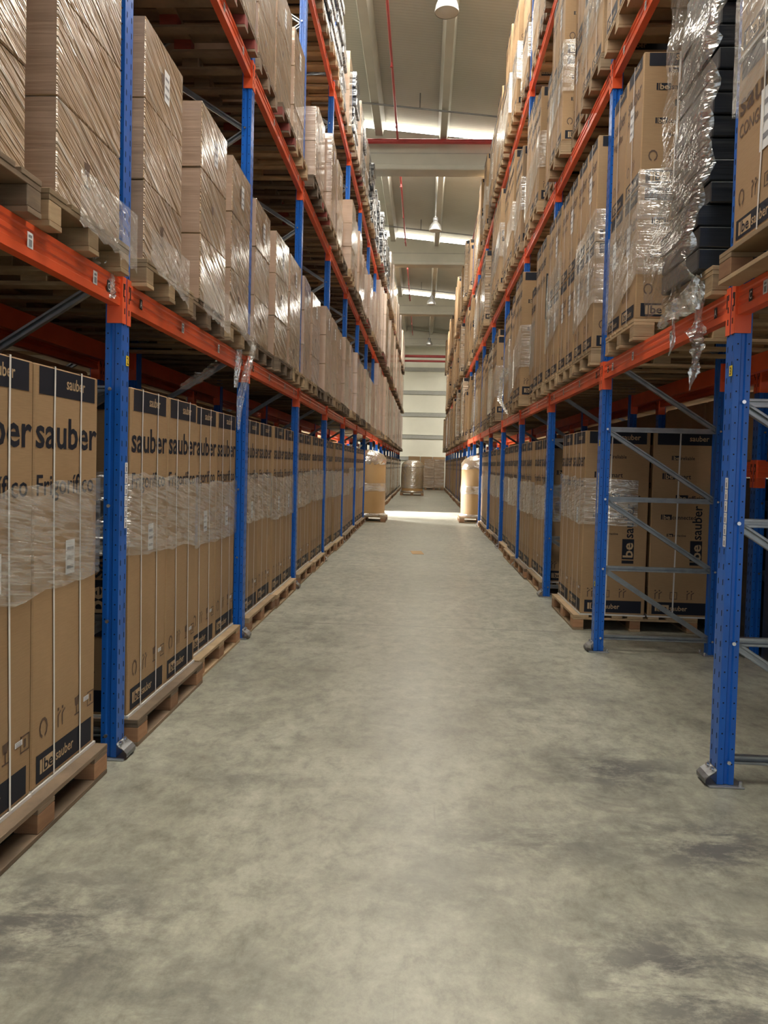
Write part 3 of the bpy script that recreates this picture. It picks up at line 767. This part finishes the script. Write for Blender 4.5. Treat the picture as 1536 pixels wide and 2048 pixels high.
# ---------------------------------------------------------------- ground level refrigerators
def fridge_row(side, b, y0, npal=2, old=False, rear=False, body='kraft', deep=False):
    for p in range(npal):
        yp = y0 + p * 1.23 + .60
        rndx = random.uniform(-.02, .03)
        pr = -.13 if (side < 0 and b >= 9) else (-.03 if b >= 9 else 0)
        xc = side * (XFS[side] + .02 + .58 - .03 + pr)
        near = yp < 11
        pal = 'go' if old or random.random() < .25 else 'g'
        pallet(pal, xc - side * .02 + side * rndx, yp, 0, R(90), f'wooden pallet under {ORD[p]} pair of refrigerator cartons {bay_words(b, side)}, floor level', 'pallets on the floor', near)
        for q in range(2):
            w, d, h = .585, .60, 1.745
            yc = yp - .30 + q * .60 + random.uniform(-.004, .004)
            xx = side * (XFS[side] + .035 + d / 2 + pr) + side * rndx
            n_ = p * 2 + q
            parts = []
            if yp < 16: parts = straps(w, d, h, 2, side)
            if yp < 11:
                parts = parts + ship_label(side, d, .17, .24, .055, .022, 'serial_label')
                if q == 0 or p == 1: parts = parts + ship_label(side, d, -.02, .86, .085, .15)
                if (q == 0 and p == 0): parts = parts + cross_strap(w, d, h)
            reg('refrigerator_carton', cm(w, d, h, side, 'tall', body), (xx, yc, .145), random.uniform(-.006, .006), f'tall brown refrigerator carton, {ORD[n_]} {bay_words(b, side)}, aisle edge, floor level', 'carton', 'refrigerator cartons on the floor pallets', parts)
            if deep and q == 0:
                reg('refrigerator_carton', cm(w, d, h, side, 'tall', body), (xx + side * .63, yc, .145), 0, f'tall brown refrigerator carton behind {ORD[n_]} one {bay_words(b, side)}, floor level', 'carton', 'refrigerator cartons on the floor pallets', straps(w, d, h, 2, side) + cross_strap(w, d, h))
        if yp < 21:
            ya, yb = yp - .30 - .2925, yp + .30 + .2925
            z0f = .95 + random.uniform(-.06, .06)
            fb = film_band(side, side * (XFS[side] + .035) + side * rndx, ya, yb, z0f, z0f + .44, random.uniform(-.06, .06), b * 10 + p, True)
            add('stretch_film', fb, label=f'clear film band round waist of {ORD[p]} pair of cartons {bay_words(b, side)}, floor level', cat='stretch film', group='film bands round the floor cartons')
# left
fridge_row(-1, 0, 1.16, 2, old=True, deep=True)
for b in range(1, 7): fridge_row(-1, b, Z0 + BAY * (b - 1) + .13, 2, deep=b < 2, body='kraft')
# right: first bay empty, second starts late
fridge_row(1, 2, 7.33, 1, deep=True)
for b in range(3, 7): fridge_row(1, b, Z0 + BAY * (b - 1) + .14, 2)
for s_ in (-1, 1):
    for b in range(9, NB): fridge_row(s_, b, Z0 + BAY * (b - 1) + .14, 2, body='wrapped_kraft' if s_ < 0 else 'kraft')

# ------------------------------------------------------------------ left row: film-wrapped cartons on every beam level
def plain(w, d, h, var):
    key = ('wr', w, d, h, var)
    if key not in CM:
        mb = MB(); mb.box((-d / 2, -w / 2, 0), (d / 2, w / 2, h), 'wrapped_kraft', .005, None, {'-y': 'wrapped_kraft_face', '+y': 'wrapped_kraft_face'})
        O = Vector((d / 2 + .0016, -w / 2, 0)); U = Vector((0, 1, 0)); V = Vector((0, 0, 1))
        if var == 1: icons(mb, O + U * w * .35 + V * h * .35, U, V, .11, 'ink_brown', (2,))
        CM[key] = mb.mesh('carton')
    return CM[key]
def dark_mesh(w, d, h, seed):
    """pile of dark folded trays bound in film: ragged layered block"""
    key = ('dk', w, d, h, seed)
    if key not in CM:
        mb = MB(); rnd = random.Random(seed); n = 9
        for q in range(n):
            dx = rnd.uniform(-.03, .03); dw = rnd.uniform(-.02, .02)
            mb.box((-d / 2 + dx, -w / 2 + dw, h * q / n), (d / 2 + dx, w / 2 + dw, h * (q + 1) / n - .012), 'wrapped_dark', .02)
        CM[key] = mb.mesh('bundle')
    return CM[key]
POS = ['bottom', 'middle', 'top']
for b in range(0, NB):
    for l in range(3):
        if l == 2 and b < 3: continue
        zb = LV[l] + .002
        for s in range(3):
            py0 = Z0 + BAY * (b - 1) + .49 + s * .86 + random.uniform(-.02, .02)
            if py0 < 1.3: continue
            y = py0 + (-.05, .04, .02)[s] if b else py0 + .07
            x = -(XFS[-1] - (.06 if b < 3 or l == 2 and b < 5 else .11 if b < 8 else .19) + .6) + random.uniform(-.03, .03)
            if b == 0 and l == 0: x = -(XFS[-1] - .055 + .6)
            near = y < 9 and l == 0
            key = random.choice(['u', 'u', 'uo', 'uo', 'ur' if l else 'uo'])
            pallet(key, x, py0, zb, 0, f'wooden pallet under {ORD[s]} load {bay_words(b, -1)}, {LEV[l+1]}', f'pallets on the left {LEV[l+1]}', near)
            zt = zb + .145
            grp = f'film-wrapped loads on the left {LEV[l+1]}'
            if l == 2 and 3 <= b <= 9 and (b + s) % 7 != 6:
                me = dark_mesh(.70, 1.12, 1.5, (b * 3 + s) % 4); y = py0
                reg('dark_bundle', me, (x - .0, y, zt), random.uniform(-.02, .02), f'silvery film-wrapped dark bundle, {ORD[s]} {bay_words(b, -1)}, {LEV[3]}', 'wrapped bundle', 'dark wrapped bundles on the left top beam level')
                continue
            w = .62 if l == 0 else .64; w = w + random.choice([0, 0, .06])
            if b == 0: w = .64
            hh = .415; cnt = 3
            if l == 1 and (b * 3 + s) % 4 == 1: cnt = 2
            if l == 2: hh, cnt = .68, 2
            if b >= 8: hh, cnt, w = (.66, 3, .70) if l < 2 else (.60, 3, .70)
            jx = random.uniform(-.03, .03) if y < 7 else random.uniform(-.06, .05)
            if l == 0 and b == 1: jx = (0, .05, .0)[s]
            rz_ = random.uniform(-.012, .012) if y < 7 else random.uniform(-.035, .035)
            for c in range(cnt):
                lab = f'film-wrapped brown carton, {POS[c] if cnt == 3 else ("lower" if c == 0 else "upper")} of {ORD[s]} stack {bay_words(b, -1)}, {LEV[l+1]}'
                parts = ()
                if c == cnt - 1 and y < 14 and l < 2 and b > 0: parts = ship_label(-1, 1.12, -.02, .12, .085, .17)
                reg('wrapped_carton', plain(w, 1.12, hh - .002, 1 if (c + s) % 2 == 0 else 0), (x + jx + random.uniform(-.003, .003), y + random.uniform(-.003, .003), zt + c * hh), rz_, lab, 'carton', grp, parts)

# ------------------------------------------------------------------ right row: printed cartons
CW = .40
def right_load(b, l, s, n, y, style):
    zb = LV[l] + .002; x = XFS[1] - .075 + .6 + (random.uniform(-.015, .02) if y < 7 else random.choice([-.06, -.03, 0, .04, .07]) - (.08 if y > 26 else 0))
    near = y < 8.5 and l == 0
    pallet('u' if random.random() < .75 else 'uo', x, y, zb, 0, f'wooden pallet under {ORD[s]} load {bay_words(b, 1)}, {LEV[l+1]}', f'pallets on the right {LEV[l+1]}', near)
    zt = zb + .145; grp = f'printed cartons on the right {LEV[l+1]}'
    d = .58
    if style == 'double':
        for c in range(2):
            for q in range(2):
                parts = straps(.395, d, .88, 1, 1) if y < 12 else []
                if q == 0 and y < 12: parts = parts + cross_strap(.395, d, .88)
                if y < 10 and c == 0: parts = parts + ship_label(1, d, -.08, .48, .09, .2)
                if y < 10 and c == 1 and q == 0: parts = parts + ship_label(1, d, -.1, .40, .1, .22)
                reg('appliance_carton', cm(.395, d, .88, 1, 'half', 'kraft', False), (x - .6 + .01 + d / 2, y - .20 + q * .40, zt + c * .885), random.uniform(-.006, .006), f'brown carton, {("lower","upper")[c]} {("nearer","farther")[q]} of {ORD[s]} stack {bay_words(b, 1)}, {LEV[l+1]}', 'carton', grp, parts)
                if y < 8 and q == 0:
                    reg('appliance_carton', cm(.395, d, .88, 1, 'half', 'kraft', False), (x - .6 + .02 + d * 1.5 + .01, y - .20 + q * .40, zt + c * .885), 0, f'appliance carton, {("lower","upper")[c]} in rear of {ORD[s]} stack {bay_words(b, 1)}, {LEV[l+1]}', 'carton', grp)
    else:
        h = (random.choice([1.74, 1.74, 1.60, 1.45] if l < 2 else [1.6, 1.45, 1.7, 1.3]) if y > 8.5 else 1.72) if y < 26 else random.choice([1.74, 1.95, 2.0])
        if b > 2 and (s * 5 + b * 3 + l * 2) % 11 == 4 and l > 0:
            reg('dark_bundle', dark_mesh(.74, 1.1, 1.55, s), (x, y, zt), 0, f'silvery film-wrapped dark bundle, {ORD[s]} {bay_words(b, 1)}, {LEV[l+1]}', 'wrapped bundle', 'dark wrapped bundles on the right rack'); return
        bodyk = 'wrapped_kraft' if (b * 7 + s * 3 + l) % 5 == 1 and y > 12 else 'kraft'
        for q in range(2):
            parts = straps(.395, d, h, 1, 1) if y < 13 else []
            reg('refrigerator_carton' if (q + s) % 2 else 'slim_carton', cm(.395, d, h, 1, 'tall', bodyk, False), (x - .6 + .01 + d / 2, y - .20 + q * .40, zt), random.uniform(-.003, .003), f'tall brown printed carton, {("nearer","farther")[q]} on {ORD[s]} pallet {bay_words(b, 1)}, {LEV[l+1]}', 'carton', grp, parts)
    if y < 24 and (s + b) % 4 != 3:
        H0 = zt + random.uniform(.25, .55); hh = random.uniform(.45, .8)
        fb = film_band(1, x - .6 + .01, y - .405, y + .405, H0, H0 + hh, -random.uniform(.1, .3), b * 31 + l * 7 + s, True, random.choice(['clear_film_steep', 'clear_film_steep', 'clear_film']), .3)
        add('stretch_film', fb, label=f'clear film wound round {ORD[s]} load {bay_words(b, 1)}, {LEV[l+1]}', cat='stretch film', group='film bands round the right cartons')
for b in range(1, NB):
    for l in range(3):
        if l == 2 and b < 2: continue
        if b == 1 and l == 0: continue
        if b == 1 and l == 1:
            right_load(1, 1, 1, 3, 5.14, 'tall'); right_load(1, 1, 2, 3, 6.02, 'tall'); continue
        for s in range(3):
            y = Z0 + BAY * (b - 1) + .485 + s * .863
            if l == 0 and b == 2: style = 'double'
            elif l == 0: style = 'tall'
            else: style = 'tall' if (b + l) % 3 else 'double'
            right_load(b, l, s, 3, y, style)
right_load(1, 0, 1, 2, 5.70, 'double')
# nearest freezer cartons before the first right upright
zb = LV[0] + .002
pallet('g', XFS[1] - .095 + .58, 3.14, zb, R(90), 'orange-tinged pallet overhanging beam before first right upright', 'pallets on the right lowest beam level', True)
for c in range(2):
    parts = straps(.95, 1.1, .84, 2, 1) + ship_label(1, 1.1, -.22, .34, .2, .26)
    o_ = cm(.95, 1.1, .84, 1, 'freezer', 'kraft', True)
    reg('freezer_carton', o_, (XFS[1] - .075 + .56, 3.185, zb + .146 + c * .846), 0, f'{("lower","upper")[c]} wide freezer carton above the camera side of first right upright', 'carton', 'freezer cartons before the first right upright', parts)
fb = film_band(1, XFS[1] - .075, 2.71, 3.66, zb + .85, zb + 1.75, -.1, 5, True, 'clear_film_down', .5)
add('stretch_film', fb, label='clear film over upper wide freezer carton before first right upright', cat='stretch film', group='film bands round the right cartons')

# dark film-wrapped tray stack beside the first right upright
px, py_ = XFS[1] - .06 + .60, 4.32
pallet('u', px, py_, zb, 0, 'pale wooden pallet under dark tray stack beside first right upright', 'pallets on the right lowest beam level', True)
rnd = random.Random(3); NT = 17
for q in range(NT):
    t = q / (NT - 1); mb = MB()
    front = .61 - .06 * t if q > 2 else .64; hgt = .112
    j = rnd.uniform(-.012, .012)
    mb.box((-front - .0, -.30 + j, 0), (.52, .30 + j, hgt - .006), 'wrapped_black', .006)
    mb.box((-front + .03, -.27 + j, hgt - .006), (.49, .27 + j, hgt - .001), 'black_plastic')
    add('black_tray', mb, (px + rnd.uniform(-.01, .01), py_, zb + .146 + q * hgt), 0, None, f'black plastic tray, {ORD[q]} from the bottom of the dark film-wrapped stack', 'tray', 'black trays in the dark stack')
mb = MB(); rnd = random.Random(11); ny, nz = 22, 60; b0 = len(mb.v)
for j in range(nz + 1):
    t = j / nz; z = zb + .02 + 2.06 * t
    bulge = .07 * math.exp(-((t - .12) / .10) ** 2)
    fx = px - (.665 - .06 * t) - .01 - bulge
    edge = .018 * math.sin(j * 1.07) + rnd.uniform(-.014, .014)
    for i in range(ny + 1):
        u = i / ny
        x = fx + rnd.uniform(-.0015, .0015) + .010 * math.sin(5 * u - 34 * t)
        yy = py_ - .325 + .69 * u - (.10 * math.exp(-(t / .2) ** 2)) * (1 - u) * .0
        if i == 0: x += .05 + edge; yy -= .012
        if i == 1: yy -= .02
        mb.v.append((x, yy, z))
for j in range(nz):
    for i in range(ny):
        a = b0 + j * (ny + 1) + i; mb.f.append((a, a + 1, a + ny + 2, a + ny + 1)); mb.m.append(mb.mi('film_sheet')); mb.smooth.append(True)
add('stretch_film', mb, label='crumpled silvery film sheet over dark tray stack beside first right upright', cat='stretch film')

# hanging torn film
def ribbon(name, pts, widths, label, mat='film_tail', seed=0, axis=(0, 1, 0), nc=5):
    mb = MB(); rnd = random.Random(seed); A = Vector(axis).normalized(); n = 8
    P = []
    for i in range(len(pts) - 1):
        for q in range(n): P.append((Vector(pts[i]).lerp(Vector(pts[i + 1]), q / n), widths[i] + (widths[i + 1] - widths[i]) * q / n))
    P.append((Vector(pts[-1]), widths[-1])); b0 = len(mb.v)
    for k_, (p, w) in enumerate(P):
        d = (P[min(k_ + 1, len(P) - 1)][0] - P[max(k_ - 1, 0)][0]).normalized(); N_ = A.cross(d).normalized()
        for c in range(nc + 1):
            u = c / nc - .5
            mb.v.append(tuple(p + A * w * u + N_ * (rnd.uniform(-1, 1) * w * .16 + w * .15 * math.sin(c * 2.1 + k_ * .5)) + A * rnd.uniform(-1, 1) * w * .05))
    for k_ in range(len(P) - 1):
        for c in range(nc): a = b0 + k_ * (nc + 1) + c; mb.f.append((a, a + 1, a + nc + 2, a + nc + 1)); mb.m.append(mb.mi(mat)); mb.smooth.append(True)
    return add(name, mb, label=label, cat='stretch film')
A = lambda x, y, Y: tuple(at(x, y, Y))
ribbon('film_tail', [A(1400, 560, 4.1), A(1397, 640, 4.08), A(1392, 668, 4.08), A(1396, 690, 4.08), A(1392, 715, 4.08), A(1388, 745, 4.08), A(1378, 782, 4.08)], [.10, .05, .11, .075, .05, .055, .004], 'torn white film tail knotted and hanging below first right beam', seed=1, axis=(1, .3, 0))
ribbon('film_tail', [A(1348, 618, 4.3), A(1347, 660, 4.3), A(1345, 690, 4.3), A(1337, 712, 4.3)], [.012, .02, .03, .004], 'thin torn film strand beside the knotted white film tail', seed=2, axis=(1, .3, 0))
ribbon('film_tail', [A(1425, 560, 4.05), A(1390, 590, 4.1), A(1345, 622, 4.2), A(1315, 655, 4.35)], [.16, .16, .12, .03], 'crumpled film skirt sagging over pallet beside first right upright', seed=3, axis=(0, .3, 1))
ribbon('film_tail', [A(203, 494, 3.62), A(207, 520, 3.62), A(214, 560, 3.62), A(212, 585, 3.62), A(226, 597, 3.62)], [.05, .09, .07, .09, .02], 'crumpled clear film scrap hanging beside first left upright', seed=4, axis=(1, .4, 0))
ribbon('film_tail', [A(150, 448, 3.4), A(157, 472, 3.4), A(156, 488, 3.4)], [.04, .03, .02], 'small clear film scrap dangling under nearest left load', seed=5, axis=(1, .4, 0))
ribbon('film_tail', [A(458, 682, 6.0), A(448, 712, 6.0), A(425, 738, 5.9), A(395, 758, 5.7), A(360, 774, 5.5)], [.06, .10, .12, .12, .05], 'long clear film sash drooping beneath left beam towards the cartons', 'clear_film_down', seed=6, axis=(.2, .3, 1))
ribbon('film_tail', [A(480, 680, 6.1), A(476, 720, 6.1), A(472, 775, 6.1)], [.04, .06, .03], 'narrow clear film tail hanging before second left upright', seed=7, axis=(1, .4, 0))
ribbon('film_tail', [A(508, 690, 6.3), A(495, 740, 6.25), A(480, 800, 6.25), A(477, 860, 6.25)], [.04, .07, .06, .02], 'clear film strip draped down over second left upright', 'clear_film_down', seed=8, axis=(1, .4, 0))
ribbon('film_tail', [A(1012, 736, 13.3), A(1002, 770, 13.4), A(1000, 800, 13.4), A(1014, 828, 13.0)], [.12, .10, .09, .06], 'loose pale film loop hanging off right cartons past third upright', seed=9, axis=(1, .4, 0))
# film skirts over the pallets of the nearest left loads
for i, (ya, yb) in enumerate(((3.1, 3.73), (3.92, 4.56), (4.86, 5.55), (5.68, 6.35))):
    mb = MB(); rnd = random.Random(50 + i); nn = 16; b0 = 0; xs = -(XFS[-1] - .072)
    for q in range(nn + 1):
        t = q / nn
        lo = LV[0] + .03 + .09 * (1 - t) * (1 if i % 2 else .5) + rnd.uniform(-.012, .012)
        for j in range(5): mb.v.append((xs + .012 + rnd.uniform(0, .006), ya + (yb - ya) * t, lo + (LV[0] + .30 - lo) * j / 4))
    for q in range(nn):
        for j in range(4): a = q * 5 + j; mb.f.append((a, a + 5, a + 6, a + 1)); mb.m.append(mb.mi('clear_film_down')); mb.smooth.append(True)
    add('stretch_film', mb, label=('film skirt over pallet of load just before first left upright', 'film skirt over pallet of first load past first left upright', 'film skirt over pallet of second load past first left upright', 'film skirt over pallet of third load past first left upright')[i], cat='stretch film', group='film skirts on the left pallets')

mb = MB(); mb.box((0, 0, 0), (.36, .022, .54), 'black_plastic', .006); mb.rect((.015, -.0012, 0), (1, 0, 0), (0, 0, 1), 0, .03, .004, .51, 'strap_white')
add('dark_sheet', mb, (1.40, 9.258, 3.29), 0, None, 'dark panel bound flat against the printed carton behind third right upright', 'panel')

# ------------------------------------------------------------------ goods of the rows behind, many unseen and added to block light through gaps
def bulk(side, b, q, lvl, z, dark, h):
    w, d = 1.22, 1.0; key = ('bk', dark, h)
    if key not in CM:
        mb = MB(); mb.box((-d / 2, -w / 2, 0), (d / 2, w / 2, h), 'wrapped_black' if dark else 'kraft', .015); CM[key] = mb.mesh('bulk')
    x = side * (XFS[side] + 1.27 + .06 + d / 2); y = Z0 + BAY * (b - 1) + .70 + q * 1.26
    lab = f'{"black" if dark else "added brown"} bulk carton behind {SIDE[side]} rack, {ORD[q]} {bay_words(b, side)}, ' + lvl
    reg('bulk_carton', CM[key], (x, y, z), 0, lab, 'carton', f'bulk cartons behind the {SIDE[side]} rack')
for b in range(0, NB):
    for q in range(2):
        if b not in (7, 8): bulk(-1, b, q, 'floor level', .0, False, 2.24); bulk(1, b, q, 'floor level', .0, b < 4, 1.48 if b < 4 else 2.24)
        z_ = LV[0] + .003
        if b < 12:
            for s_ in (-1, 1): bulk(s_, b, q, 'lowest beam level', z_, False, 1.9)
        if b < 9:
            for s_ in (-1, 1): bulk(s_, b, q, 'middle beam level', LV[1] + .003, False, 1.9)
        if b < 4: bulk(1, b, q, 'waist height', 1.623, False, .6)

# ------------------------------------------------------------------ tall wrapped bins, far cartons
def bin_(x, y, r, h, two, label, z=.0):
    root = bpy.data.objects.new('octagonal_bin', None); COL.objects.link(root); root.location = (x, y, z); root['label'] = label; root['category'] = 'wrapped bin'; root['group'] = 'round wrapped cardboard bins'
    mb = MB(); mb.lathe([(0, .145), (r, .145), (r * 1.0, .2), (r * 1.01, h * .5), (r, h - .25), (0, h - .25)], 'cardboard_bin', n=16); add('cardboard_body', mb, parent=root)
    mb = MB(); rnd = random.Random(int(x * 100)); prof = [(r * 1.02, h - .34), (r * 1.03, h - .2), (r * .9, h - .08), (r * .55, h + .02), (r * .2, h + .05), (0, h + .04)]
    mb.lathe(prof, 'film_hood', n=18); mb.v = [(a + rnd.uniform(-.02, .02), b + rnd.uniform(-.02, .02), c + rnd.uniform(-.02, .02)) for a, b, c in mb.v]
    add('plastic_hood', mb, parent=root, label='clear gathered plastic hood')
    mb = MB(); z1 = h * .5 if two else h * .55; mb.lathe([(r * 1.03, z1 - (.12 if two else .6)), (r * 1.05, z1), (r * 1.03, z1 + (.1 if two else .5))], 'clear_film' if two else 'film_hood', n=18); add('film_wrap', mb, parent=root, label='clear film wound round the bin')
    mb = MB(); mb.lathe([(r * 1.06, .15), (r * 1.10, .17), (r * 1.05, .23)], 'film_tail', n=18); add('film_foot', mb, parent=root)
    pallet('g', x, y, z, 0, label.replace('bin', 'pallet beneath the bin') if False else 'wooden pallet beneath the ' + label, 'pallets under the bins', False)
bin_(-1.54, 20.78, .54, 1.86, True, 'tan wrapped bin at left end of cross passage')
bin_(1.62, 21.4, .54, 1.80, True, 'tan wrapped bin at right end of cross passage')
bin_(-.52, 39.5, .55, 1.75, False, 'tan wrapped bin alone in the aisle')
for c in range(3):
    for r_ in range(3):
        mb = MB(); mb.box((-.385, -.4, 0), (.385, .4, .66), 'wrapped_kraft' if r_ < 2 else 'kraft', .012)
        add('brown_carton', mb, (-.98 + c * .82 + .40, 51.9, .146 + r_ * .665), 0, None, f'brown carton against end wall, {POS[r_]} of {ORD[c]} column from the aisle bin', 'carton', 'brown cartons against the end wall')
    pallet('u', -.98 + c * .82 + .40, 51.9, 0, R(90), f'pallet beneath {ORD[c]} column of cartons against end wall', 'pallets against the end wall', False)
    REG['pallet'][-1] = (15.0,) + REG['pallet'][-1][1:]
for c in range(2):
    for r_ in range(3):
        mb = MB(); mb.box((-.31, -.4, 0), (.31, .4, .60), 'wrapped_kraft', .012)
        add('brown_carton', mb, (.42 + c * .64, 49.6, .146 + r_ * .605), 0, None, f'film-wrapped carton at aisle end, {POS[r_]} of {("nearer the bin","nearer the right rack")[c]} column', 'carton', 'wrapped cartons at the aisle end')
pallet('g', .74, 49.6, 0, 0, 'pallet beneath the film-wrapped cartons at aisle end', 'pallets against the end wall', False)
mb = MB(); mb.box((-.10, -.24, .001), (.10, .24, .005), 'cardboard_bin', .001)
add('cardboard_scrap', mb, (-.06, 13.4, 0), .1, None, 'flat orange-brown cardboard scrap lying in the middle of the aisle', 'scrap')
for i, (x, y, r_) in enumerate(((.18, 36.5, .09),)):
    mb = MB(); mb.box((-.12, -.10, .001), (.12, .10, .012), 'paper', .002); add('paper_scrap', mb, (x, y, 0), .3, None, 'white paper scrap on floor before the aisle bin', 'scrap')

# ------------------------------------------------------------------ lamps and pipes under the roof
for i, y in enumerate((13.2, 25.2, 36.6, 48.6)):
    x = .20; r = bpy.data.objects.new('high_bay_lamp', None); COL.objects.link(r); r.location = (x, y, 9.12)
    r['label'] = f'metal bell-shaped high bay lamp, {ORD[i]} along the aisle roof'; r['category'] = 'lamp'; r['group'] = 'high bay lamps over the aisle'
    mb = MB(); mb.lathe([(.20, 0), (.205, .02), (.19, .10), (.15, .20), (.09, .27), (.075, .28), (.075, .42), (.03, .44), (.03, .46)], 'lamp_metal', n=28); mb.lathe([(.185, .04), (.13, .2), (.06, .25), (0, .25)], 'lamp_glass', n=28); add('reflector', mb, parent=r)
    mb = MB(); mb.lathe([(.198, .005), (.1, -.01), (0, -.015)], 'lamp_glass', n=28); add('diffuser', mb, parent=r, label='pale glass diffuser')
    mb = MB(); mb.lathe([(.05, .28), (.085, .30), (.085, .40), (.05, .42)], 'grey_metal', n=16); add('gear_housing', mb, parent=r)
    mb = MB(); mb.tube([(0, 0, .45), (0, 0, roofz(x) - 9.12 - .0)], .012, 'grey_metal', 6); add('hanging_rod', mb, parent=r)
def pipe(pts, r_, label, m='red_pipe', name='sprinkler_pipe', heads=(), hang=()):
    mb = MB(); mb.tube(pts, r_, m, 12)
    for hx in hang: mb.tube([(hx, pts[0][1], pts[0][2]), (hx, pts[0][1], roofz(hx) - .01)], .014, 'grey_metal', 6)
    o = add(name, mb, label=label, cat='pipe')
    for (hx, hy, hz) in heads:
        h = MB(); h.tube([(hx, hy, hz), (hx, hy, hz - .10)], .018, m, 8); h.tube([(hx, hy, hz - .10), (hx, hy, hz - .12)], .035, m, 8); add('sprinkler_head', h, parent=o)
for i in range(1, 6):
    yb = beams_y[i + 1] - .72; ya = beams_y[i] + .4
    for xx, w in ((-.88, 'near the left rack'), (1.62, 'near the right rack')):
        z = 10.02 - (0 if xx < 0 else .12)
        pipe([(xx, ya, z), (xx, yb, z)], .028, f'thin red sprinkler pipe along the roof {w}, {ORD[i-1]} roof bay', heads=[(xx, ya + 2.0 + 2.9 * q, z) for q in range(3) if ya + 2 + 2.9 * q < yb])
pipe([(-4.5, 20.6, 10.06), (4.0, 20.6, 10.06)], .065, 'thick red sprinkler main crossing before second concrete roof beam')
pipe([(-2.7, 50.3, 8.63), (2.7, 50.3, 8.63)], .09, 'upper thick red main crossing high before the end wall', hang=(-2.6, 2.6))
pipe([(-3.1, 50.3, 8.32), (3.1, 50.3, 8.32)], .07, 'lower thick red main crossing high before the end wall', hang=(-2.9, 2.9))
for i, y in enumerate((9.4, 19.0, 28.6, 38.2)):
    mb = MB(); mb.tube([(-8, y, roofz(-8) - .40), (8, y, roofz(8) - .40)], .022, 'grey_metal', 8); mb.tube([(-.3, y, roofz(0) - .37), (-.3, y, roofz(0))], .015, 'grey_metal', 6)
    add('conduit', mb, label=f'thin grey conduit crossing under the roof, {ORD[i]} from the camera', cat='conduit', group='grey conduits under the roof')

flush()
